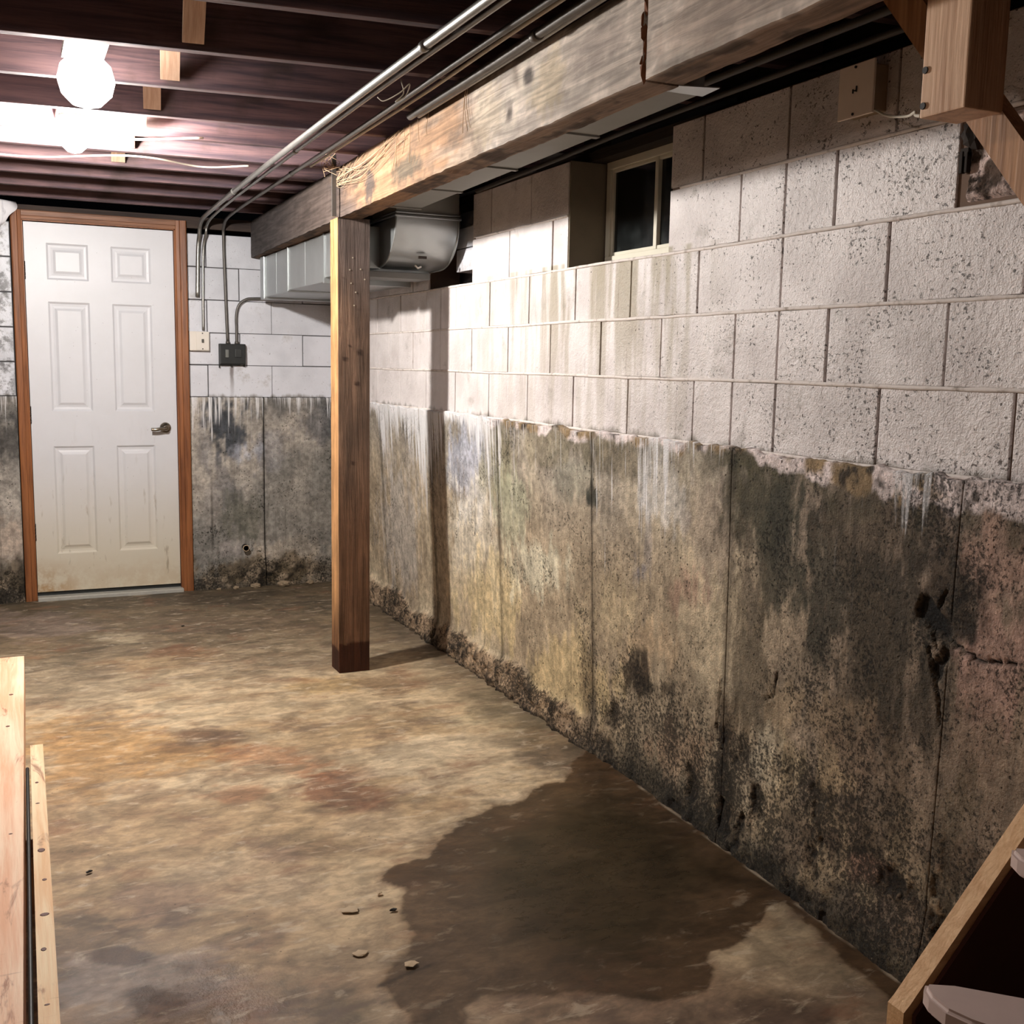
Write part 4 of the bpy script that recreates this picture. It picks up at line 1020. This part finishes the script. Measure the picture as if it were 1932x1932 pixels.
# ------------------------------------------------------------------ duct
def build_duct():
    root = empty('metal_duct', (1.7, 5.5, 1.88))
    tag(root, 'galvanised metal duct behind the beam with a curved elbow above the corner', 'duct')
    def add(m, name, mat=M_DUCT, label=None, par=root):
        o = m.build(name, mat)
        o.parent = root; o.location = Vector(o.location)-root.location
        if label: o['label'] = label
        return o
    x0, x1, zt = 1.500, 1.96, 2.125
    # trunk sections, each a slightly tapering box with a cleat between
    secs = [(5.22, 5.52, 1.905), (5.52, 6.30, 1.885), (6.30, 6.90, 1.875)]
    for a, b, z in secs:
        m = MB(); m.box(x0, x1, a+0.004, b-0.004, z, zt, 0.004)
        m.box(x0-0.0015, x0+0.001, (a+b)/2-0.003, (a+b)/2+0.003, z+0.006, zt-0.006)
        add(m, 'duct_section')
    for y in (5.52, 6.30):
        m = MB(); m.box(x0-0.006, x1+0.004, y-0.010, y+0.010, 1.878, zt+0.003, 0.002); add(m, 'drive_cleat')
    m = MB(); m.box(x0-0.012, x1, 6.90, 7.00, 1.862, zt, 0.004); add(m, 'end_collar')
    m = MB(); m.box(1.52, 1.96, 6.98, 7.09, 1.90, zt, 0.002); add(m, 'duct_stub', M_DUCTIN)
    # elbow: heel curves from the front face down and under
    ex0, ex1 = 1.660, 1.972
    n = 14; prof_o = []; 
    ys, ye, zt2, zb2 = 4.86, 5.20, 2.150, 1.940
    for k in range(n+1):
        a = k/n*math.pi/2
        prof_o.append((ye-0.10-(ye-0.10-ys)*math.cos(a), zb2+(zt2-zb2)*(1-math.sin(a))*0.98))
    outer = [(ys, zt2)]+prof_o[1:]+[(5.24, zb2)]
    th = 0.003
    m = MB()
    A = [m.bm.verts.new((ex0, p[0], p[1])) for p in outer]; B = [m.bm.verts.new((ex1, p[0], p[1])) for p in outer]
    for i in range(len(outer)-1):
        f = m.bm.faces.new((A[i], B[i], B[i+1], A[i+1])); f.smooth = True
    A2 = [m.bm.verts.new((ex0, p[0]+th, p[1]+th)) for p in outer]; B2 = [m.bm.verts.new((ex1, p[0]+th, p[1]+th)) for p in outer]
    for i in range(len(outer)-1): m.bm.faces.new((A2[i], A2[i+1], B2[i+1], B2[i]))
    add(m, 'elbow_heel', M_DUCT)
    for xx in (ex0, ex1):
        m = MB(); m.prism([(p[0], p[1]) for p in outer]+[(5.24, 2.14)], 'x', xx-0.002, xx+0.002); add(m, 'elbow_cheek', M_DUCT)
        m = MB(); m.tube([(xx-0.001, p[0]-0.001, p[1]-0.002) for p in outer], 0.005, 8); add(m, 'rolled_seam')
    # flange and upright above
    m = MB(); m.box(ex0-0.010, ex1+0.008, ys-0.012, 5.24, 2.150, 2.160, 0.002); m.box(ex0-0.006, ex1+0.004, ys-0.008, 5.24, 2.166, 2.174, 0.002); add(m, 'flange')
    m = MB(); m.box(ex0, ex1, ys, 5.22, 2.150, 2.350, 0.002); add(m, 'duct_riser', M_DUCTIN)
    # side collar towards the trunk
    m = MB(); m.box(1.560, 1.575, 5.05, 5.215, 1.925, 2.125, 0.003); m.box(1.575, 1.66, 5.10, 5.215, 1.93, 2.125); add(m, 'throat_collar')
    m = MB(); m.box(1.795, 1.835, 4.925, 4.935, 1.972, 1.984); add(m, 'sealing_tab', M_RUST)
    m = MB(); m.tube([(1.80, 4.99, 1.945), (1.81, 4.98, 1.932), (1.83, 4.99, 1.94)], 0.005, 6); add(m, 'torn_tape', M_WHITE)
    m = MB(); m.box(1.56, 1.90, 5.05, 5.235, 1.885, 1.915, 0.003); add(m, 'bottom_tray', plain('dark tray sheet', C(110, 108, 104), 0.5, 0.6))
build_duct()
M_FLAT = plain('dusty flat duct sheet', C(128, 126, 120), 0.6, 0.3, 0.15, 9, 0.05)
flat = empty('flat_duct', (1.58, 3.6, 2.18)); tag(flat, 'flat dull metal duct run tucked between the beam and the block wall top', 'duct')
for ya_, yb_ in ((2.42, 3.02), (3.03, 3.66), (3.67, 4.24), (4.25, 4.78)):
    xe = lambda y: 1.655+0.040*(y-2.42)
    m = MB(); m.prism([(BX(ya_)+0.106, ya_), (xe(ya_), ya_), (xe(yb_), yb_), (BX(yb_)+0.106, yb_)], 'z', 2.182, 2.345); o = m.build('duct_section', M_FLAT); child_fix(o, flat)
    m = MB(); m.prism([(BX(yb_)+0.106, yb_-0.012), (xe(yb_)+0.003, yb_-0.012), (xe(yb_)+0.003, yb_+0.012), (BX(yb_)+0.106, yb_+0.012)], 'z', 2.176, 2.182); o = m.build('seam_strip', M_FLAT); child_fix(o, flat)
m = MB(); m.prism([(1.50, 2.37), (1.64, 2.33), (1.65, 2.42), (1.50, 2.42)], 'z', 2.172, 2.175); o = m.build('bent_flap', M_DUCT); child_fix(o, flat)

# ------------------------------------------------------------------ switch and junction boxes
def box_thing(name, label, cat, x0, x1, y, z0, z1, mat, depth, group=None):
    root = empty(name, ((x0+x1)/2, y, z0)); tag(root, label, cat, group); return root
# black double box on the back wall
r = empty('switch_box', (1.32, DY, 1.447)); tag(r, 'black double electrical box on back wall under two conduits', 'switch box')
m = MB(); m.box(1.240, 1.404, DY-0.045, DY+0.002, 1.450, 1.582, 0.005); o = m.build('box_body', M_BLACK); child_fix(o, r)
m = MB(); m.box(1.244, 1.400, DY-0.052, DY-0.044, 1.456, 1.577, 0.003); o = m.build('cover_plate', M_BLACK); child_fix(o, r)
m = MB(); m.box(1.274, 1.294, DY-0.062, DY-0.050, 1.495, 1.545, 0.003); o = m.build('toggle', plain('grey toggle', C(112, 114, 110), 0.4)); child_fix(o, r)
m = MB(); m.box(1.334, 1.376, DY-0.058, DY-0.050, 1.497, 1.550, 0.003); o = m.build('outlet_face', plain('dark outlet', C(48, 50, 50), 0.4)); child_fix(o, r)
for x in (1.296, 1.352):
    m = MB(); m.lathe([(0.013, 1.580), (0.013, 1.592), (0.011, 1.60)], (x, DY-0.02, 0), 12); o = m.build('connector', M_STEELD); child_fix(o, r)
for bx_ in ((1.240, 1.246, DY-0.02, DY+0.0, 1.430, 1.450), (1.396, 1.404, DY-0.02, DY, 1.438, 1.450), (1.315, 1.325, DY-0.02, DY, 1.436, 1.450)):
    m = MB(); m.box(*bx_); o = m.build('mounting_lug', M_BLACK); child_fix(o, r)
# white box beside the casing
r = empty('white_switch_box', (1.12, DY, 1.53)); tag(r, 'small white switch box between door casing and black box', 'switch box')
m = MB(); m.box(1.058, 1.180, DY-0.034, DY+0.002, 1.534, 1.654, 0.004); o = m.build('box_body', M_WHITE); child_fix(o, r)
m = MB(); m.box(1.098, 1.176, DY-0.040, DY-0.033, 1.538, 1.651, 0.002); o = m.build('cover_plate', M_WHITE); child_fix(o, r)
m = MB(); m.box(1.131, 1.143, DY-0.052, DY-0.039, 1.585, 1.607, 0.002); o = m.build('toggle', plain('dark slot', C(80, 76, 70), 0.5)); child_fix(o, r)
for z in (1.546, 1.643):
    m = MB(); m.lathe([(0.004, DY-0.0425), (0.004, DY-0.039)], (1.137, 0, z), 8, 'y'); o = m.build('screw', M_DEBRIS); child_fix(o, r)
# plated box high on the block wall at right
r = empty('junction_box', (WX, 2.2, 2.11)); tag(r, 'beige electrical box with blank plate and faint central slot, high on right wall', 'electrical box')
m = MB(); m.box(WX-0.042, WX+0.001, 2.125, 2.235, 2.115, 2.225, 0.003); o = m.build('box_body', plain('beige box side', C(160, 140, 116), 0.6)); child_fix(o, r)
m = MB(); m.box(WX-0.048, WX-0.041, 2.122, 2.245, 2.108, 2.236, 0.002); o = m.build('cover_plate', plain('beige blank plate', C(252, 236, 222), 0.4, 0, 0.03)); child_fix(o, r)
for yy, zz, s in ((2.186, 2.228, 0.0035), (2.188, 2.116, 0.0035)):
    m = MB(); m.lathe([(s, WX-0.051), (s, WX-0.047)], (0, yy, zz), 8, 'x'); o = m.build('screw', M_DEBRIS); child_fix(o, r)
m = MB(); m.box(WX-0.0505, WX-0.0475, 2.190, 2.193, 2.166, 2.176); m.box(WX-0.0505, WX-0.0475, 2.178, 2.181, 2.168, 2.182); m.box(WX-0.0505, WX-0.0475, 2.182, 2.187, 2.170, 2.173)
o = m.build('slot', M_DEBRIS); child_fix(o, r)
conduit('thin pale cord drooping from beige wall box to the hanging post', [(1.955, 2.124, 2.115), (1.90, 2.02, 2.075), (1.84, 1.90, 2.045), (1.745, 1.78, 2.02), (1.62, 1.65, 1.975), (1.500, 1.515, 1.935)], 0.003, M_CABLE, (), 'cord', 'cord', 'cords at the right')
# dark blob added as the black of a broken hole, with a rusty fixing
r = empty('rusted_bracket', (WX, 1.86, 1.95)); tag(r, 'black rusted iron bracket with dark patch drawn as the broken hole below hanging post', 'bracket')
m = MB(); m.blob((WX-0.004, 1.846, 2.015), (0.012, 0.026, 0.034), 3, 0.3, 2); o = m.build('plate', M_RUST); child_fix(o, r)
m = MB(); m.box(WX-0.010, WX+0.002, 1.852, 1.859, 1.930, 1.975, 0.001); m.box(WX-0.010, WX+0.002, 1.866, 1.875, 1.930, 1.978, 0.001); m.box(WX-0.008, WX+0.002, 1.852, 1.874, 1.966, 1.985, 0.001)
o = m.build('hook', M_RUST); child_fix(o, r)

# pipe stub in the back wall
r = empty('pipe_stub', (1.385, DY-0.02, 0.265)); tag(r, 'short round pipe stub poking from back wall near the floor', 'pipe')
m = MB(); m.tube([(1.384, DY-0.01, 0.268), (1.384, DY-0.065, 0.262)], 0.019, 14, False); m.tube([(1.384, DY-0.065, 0.262), (1.384, DY-0.02, 0.267)], 0.015, 14, True)
o = m.build('tube', M_DEBRIS); child_fix(o, r)
m = MB(); m.lathe([(0.021, DY-0.068), (0.021, DY-0.060), (0.017, DY-0.060), (0.017, DY-0.068)], (1.384, 0, 0.2625), 14, 'y'); o = m.build('rim', M_STONE); child_fix(o, r)

# ------------------------------------------------------------------ pale sheet hanging at top left
def hanging_sheet():
    n = 16; mb_ = 10
    P = np.zeros((n, mb_, 3))
    for i in range(n):
        t = i/(n-1)
        for j in range(mb_):
            s = j/(mb_-1)
            edge = 0.092 - 0.095*max(0, (t-0.30)/0.70)**1.25 + 0.008*math.sin(t*9)
            x = -0.35+(edge+0.35)*s
            P[i, j] = (x, 6.86-0.06*math.sin(s*math.pi)-0.05*t+0.012*math.sin(s*14+t*5), 2.358-t*0.165-0.02*s*(1-t))
    me = grid_mesh('sheet', P, flip=True)
    t = NT('pale plastic sheet', 0.3, 0.6); p = t.pos()
    t.base(t.mixc(C(226, 224, 228), C(130, 128, 136), t.step(t.noise(t.map((30, 5, 8), 'World'), 1, 4), 0.5, 0.72)))
    o = link('hanging_sheet', me, t.m); o.modifiers.new('t', 'SOLIDIFY').thickness = 0.003
    tag(o, 'crumpled whitish plastic sheet hanging from joists left of the door head', 'plastic sheet')
hanging_sheet()

# ------------------------------------------------------------------ boards at the lower left
def board(name, label, x0, x1, y0, y1, zt, h, mat, group):
    root = empty(name, ((x0+x1)/2, y1, 0)); tag(root, label, 'board', group)
    m = MB(); m.box(x0, x1, y0, y1, zt-h, zt, 0.002); o = m.build('plank', mat); child_fix(o, root)
    return root
zt = 0.30
b1 = board('pine_board', 'wide rough pine board at left edge, farther-reaching of the two', -0.20, 0.0225, 0.5, 4.600, zt, 0.14, M_PINE, 'pine boards at lower left')
b2 = board('pine_board', 'narrow amber pine board with knots beside the wide one', 0, 0.036, 0.5, 3.50, zt, 0.14, M_PINE2, 'pine boards at lower left')
# the narrow one splays away from the wide one
b1.location = (0, 0, 0); b1.children[0].location = (0, 0, 0)
b2.location = (0, 0, 0); b2.children[0].location = (0, 0, 0)
b1.children[0].data.transform(Matrix.Translation((0, 0, 0)))
def splay(o, xa_near, xa_far, yn, yf, w):
    for v in o.data.vertices:
        t = (v.co.y-yn)/(yf-yn); left = xa_near+(xa_far-xa_near)*t
        v.co.x = left + (0 if v.co.x < 0.018 else w)
splay(b2.children[0], 0.0075, 0.0245, 1.96, 3.50, 0.036)
def splay1(o):
    for v in o.data.vertices:
        if v.co.x > -0.1: v.co.x = -0.017+(0.024+0.017)*(v.co.y-1.98)/(4.6-1.98)
splay1(b1.children[0])
rnd = random.Random(8)
kn = plain('dark resin knot', C(96, 44, 28), 0.6, var=0.3)
for o, xa, w, yn, yf, cnt in ((b1, lambda y: -0.017+0.0157*(y-1.98)-0.10, 0.085, 1.9, 4.3, 8), (b2, lambda y: 0.0075+0.011*(y-1.96)+0.004, 0.020, 1.9, 3.3, 7)):
    for k in range(cnt):
        y = yn+(yf-yn)*(k+rnd.random()*0.7)/cnt; x = xa(y)+rnd.random()*w
        a = rnd.uniform(0.005, 0.012)
        m = MB(); m.lathe([(1, 0), (0.7, 0.0006)], (0, 0, 0), 12)
        m.xform(Matrix.Translation((x, y, zt-0.0001)) @ Matrix.Diagonal((a*0.9, a*rnd.uniform(0.5, 1.3), 1, 1)))
        q = m.build('knot', kn); q.parent = o
for bx_, lb in (((-0.30, 0.045, 0.6, 0.75, 0, zt-0.141), 'dark timber bearer under the pine boards, closest to the camera'), ((-0.30, 0.045, 3.0, 3.12, 0, zt-0.141), 'dark timber bearer under the middle of the pine boards'), ((-0.22, -0.02, 4.3, 4.42, 0, zt-0.141), 'dark timber bearer under the far end of the wide pine board')):
    m = MB(); m.box(*bx_); tag(m.build('timber_bearer', M_STAIRD), lb, 'timber', 'bearers under the pine boards')
conduit('black pipe lying in the gap between the two pine boards', [(-0.023, 0.6, 0.265), (-0.0045, 2.0, 0.262), (0.006, 2.8, 0.258), (0.0135, 3.40, 0.262)], 0.005, M_BLACK, (), 'black_pipe', 'pipe', 'pipes at lower left')

# ------------------------------------------------------------------ stair at lower right
def build_stair():
    root = empty('staircase', (1.3, 1.2, 0)); tag(root, 'wooden stair with pine stringer and grey painted treads at lower right', 'stairs')
    # stringer in the plane across the view, rising to the right wall
    ya, yb = 1.165, 1.205
    def rail(x0, z0, x1, z1, h):
        return [(x0, z0), (x1, z1), (x1, z1-h), (x0+0.0, max(0.0, z0-h*2.2))]
    p = [(1.243, 0.0), (1.243, 0.486), (1.262, 0.494), (1.95, 1.226), (1.95, 0.86), (1.50, 0.38), (1.50, 0.0)]
    p = [(1.244, 0.0), (1.244, 0.480), (1.256, 0.490), (1.720, 0.982), (1.720, 0.0)]
    m = MB(); m.prism(p, 'y', 1.166, 1.200); o = m.build('stringer', M_STAIR); child_fix(o, root)
    # added dark sheet painting the shade on the stringer's near side
    m = MB(); m.prism([(1.262, 0.0), (1.262, 0.474), (1.720, 0.958), (1.720, 0.0)], 'y', 1.158, 1.165); o = m.build('string_shade', plain('stringer shade sheet', C(70, 34, 22), 0.85)); child_fix(o, root)
    out = [(1.236, 1.121), (1.273, 1.100), (1.344, 1.033), (1.46, 0.93), (1.60, 0.80), (1.60, 0.60), (1.40, 0.70), (1.30, 0.86), (1.245, 0.975), (1.220, 1.02), (1.209, 1.055), (1.214, 1.092), (1.224, 1.112)]
    for dx, dy, tz in ((0, 0, 0.56), (0.190, 0.02, 0.735)):
        m = MB(); m.prism([(x+dx, y+dy) for x, y in out][::-1], 'z', tz-0.032, tz)
        bmesh.ops.bevel(m.bm, geom=[e for e in m.bm.edges if abs(e.verts[0].co.z-e.verts[1].co.z) < 1e-6], offset=0.006, segments=3, affect='EDGES')
        o = m.build('tread', M_TREAD); child_fix(o, root)
build_stair()

# ------------------------------------------------------------------ hanging post, brace and panelling at upper right
M_HANG = wood('scuffed tan post', C(236, 196, 162), C(196, 152, 120), 'z', 0.6, 0.4)
r = empty('hanging_post', (1.55, 1.45, 1.93)); tag(r, 'short square stair post hanging from the joists at upper right', 'post')
m = MB(); m.box(1.482, 1.572, 1.400, 1.500, 1.925, 2.36, 0.003); o = m.build('post_shaft', M_HANG); child_fix(o, r)
for z in (1.945, 2.005):
    m = MB(); m.lathe([(0.006, 1.479), (0.006, 1.483)], (0, 1.492, z), 10, 'x'); o = m.build('bolt', M_DEBRIS); child_fix(o, r)
r = empty('diagonal_brace', (1.68, 1.5, 1.9)); tag(r, 'brown diagonal timber brace passing behind the hanging post', 'timber')
# lies in a plane parallel to the right wall, dropping towards the camera
m = MB(); m.prism([(1.86, 2.36), (1.803, 2.236+0.054), (1.16, 1.33), (1.16, 1.415), (1.78, 2.36)], 'x', 1.66, 1.70)
m.bm.free(); m = MB()
def yz(t, off):
    y0_, z0_, y1_, z1_ = 1.803, 2.236, 1.416, 1.778
    d = Vector((y1_-y0_, z1_-z0_)).normalized(); nrm = Vector((-d.y, d.x))
    q = Vector((y0_, z0_))+d*t
    return (q.x+nrm.x*off, q.y+nrm.y*off)
m.prism([yz(-0.16, 0), yz(0.9, 0), yz(0.9, -0.065), yz(-0.16, -0.065)], 'x', 1.66, 1.70)
o = m.build('brace_board', M_STAIRD); child_fix(o, r)
m = MB(); m.prism([(1.30, 1.5), (1.42, 1.75), (1.60, 2.10), (1.60, 2.36), (0.5, 2.36), (0.5, 1.3)], 'x', 1.735, 1.75)
m.bm.free()
m = MB(); m.box(1.72, 1.735, 0.6, 1.40, 1.72, 2.36)
o = m.build('stair_panel', M_PLY); tag(o, 'brown plywood panel behind the brace at far right edge', 'panel')

# ------------------------------------------------------------------ debris on the floor
for k, (x, y, s, lab) in enumerate(((0.794, 2.682, 0.024, 'largest pale stone chip on the dry floor, well left of the wet patch'), (0.753, 2.459, 0.019, 'oval pale chip on dry floor, second nearest the camera'), (0.854, 2.366, 0.018, 'pale chip right at the wet patch edge by the floor crack'), (0.895, 2.742, 0.009, 'tiny pale chip on floor beside the dark scrap'))):
    m = MB(); m.blob((0, 0, 0), (s, s*0.8, 0.0025), k+2, 0.22, 2)
    o = m.build('stone_chip', M_STONE, None, (x, y, 0.0060)); tag(o, lab, 'stone chip', 'chips on the floor')
for k, (x, y, rz, lab) in enumerate(((0.163, 3.188, 0.5, 'dark beetle-like scrap on open floor near the boards'), (0.900, 2.637, 0.1, 'dark scrap on floor beside the wet patch'), (0.843, 6.100, 0.2, 'small dark scrap on the far floor in front of the door'))):
    m = MB(); m.blob((0, 0, 0), (0.011, 0.005, 0.0035), k, 0.2, 2)
    o = m.build('floor_scrap', M_DEBRIS, None, (x, y, 0.0060)); o.rotation_euler = (0, 0, rz); tag(o, lab, 'debris', 'scraps on the floor')
rk = random.Random(5)
for k, (x, s, lb) in enumerate(((1.20, 0.014, 'tiny crumb of concrete at wall foot, nearest the door casing'), (1.31, 0.020, 'small concrete chunk at the wall foot under the pipe stub'), (1.44, 0.030, 'rounded concrete chunk just right of the pipe stub'), (1.62, 0.036, 'largest concrete chunk at the back wall foot'), (1.80, 0.026, 'concrete chunk at the back wall foot closest to the post'))):
    m = MB(); m.blob((0, 0, 0), (s, s*0.7, s*0.55), k+40, 0.3, 2)
    o = m.build('rubble_chunk', plain('rubble %d' % k, C(150, 132, 108), 0.9, var=0.3, scale=30, bump=0.4), None, (x, DY-0.075-rk.uniform(0, 0.02), s*0.5))
    tag(o, lb, 'rubble', 'rubble along the back wall')

# ------------------------------------------------------------------ cobwebs and loose strings on the beam
m = MB(); rc = random.Random(21)
for k in range(26):
    y0_ = rc.uniform(3.9, 4.9); z0_ = rc.uniform(2.30, 2.35); y1_ = 4.86+rc.uniform(-0.1, 0.12); z1_ = rc.uniform(2.26, 2.33)
    a = Vector((BX(y0_)-0.006, y0_, z0_)); b = Vector((BX(y1_)-0.018, y1_, z1_)); c = (a+b)/2+Vector((-0.006, 0, -rc.uniform(0.0, 0.07)))
    m.tube(bez([a, c, b], 5), 0.0010, 4, False)
for k in range(10):
    y0_ = rc.uniform(3.3, 4.3); a = Vector((BX(y0_)-0.006, y0_, 2.345))
    m.tube(bez([a, a+Vector((-0.004, rc.uniform(-.03, .03), -0.05)), a+Vector((-0.004, rc.uniform(-.04, .04), -rc.uniform(0.07, 0.14)))], 5), 0.0012, 4, False)
for k in range(14):
    a = Vector((1.372, 4.885, 2.34)); m.tube(bez([a, a+Vector((rc.uniform(-.05, .02), rc.uniform(-.05, .05), rc.uniform(-.02, .05))), a+Vector((rc.uniform(-.10, .05), rc.uniform(-.1, .1), rc.uniform(-.04, .07)))], 4), 0.0012, 4, False)
w = m.build('cobwebs', M_WEB); tag(w, 'dusty brown cobweb strands draped over the beam beside the post', 'cobweb', kind='stuff')
r = empty('dangling_twine', (1.09, 3.15, 2.3)); tag(r, 'knotted loop of pale twine dangling from the bright conduits', 'twine')
m = MB(); m.tube(bez([(1.140, 3.30, 2.345), (1.142, 3.28, 2.30), (1.12, 3.29, 2.275), (1.145, 3.27, 2.29), (1.155, 3.26, 2.325), (1.13, 3.28, 2.300), (1.10, 3.34, 2.285), (1.085, 3.36, 2.298)], 6), 0.0018, 5)
o = m.build('strand', M_CABLE); child_fix(o, r)
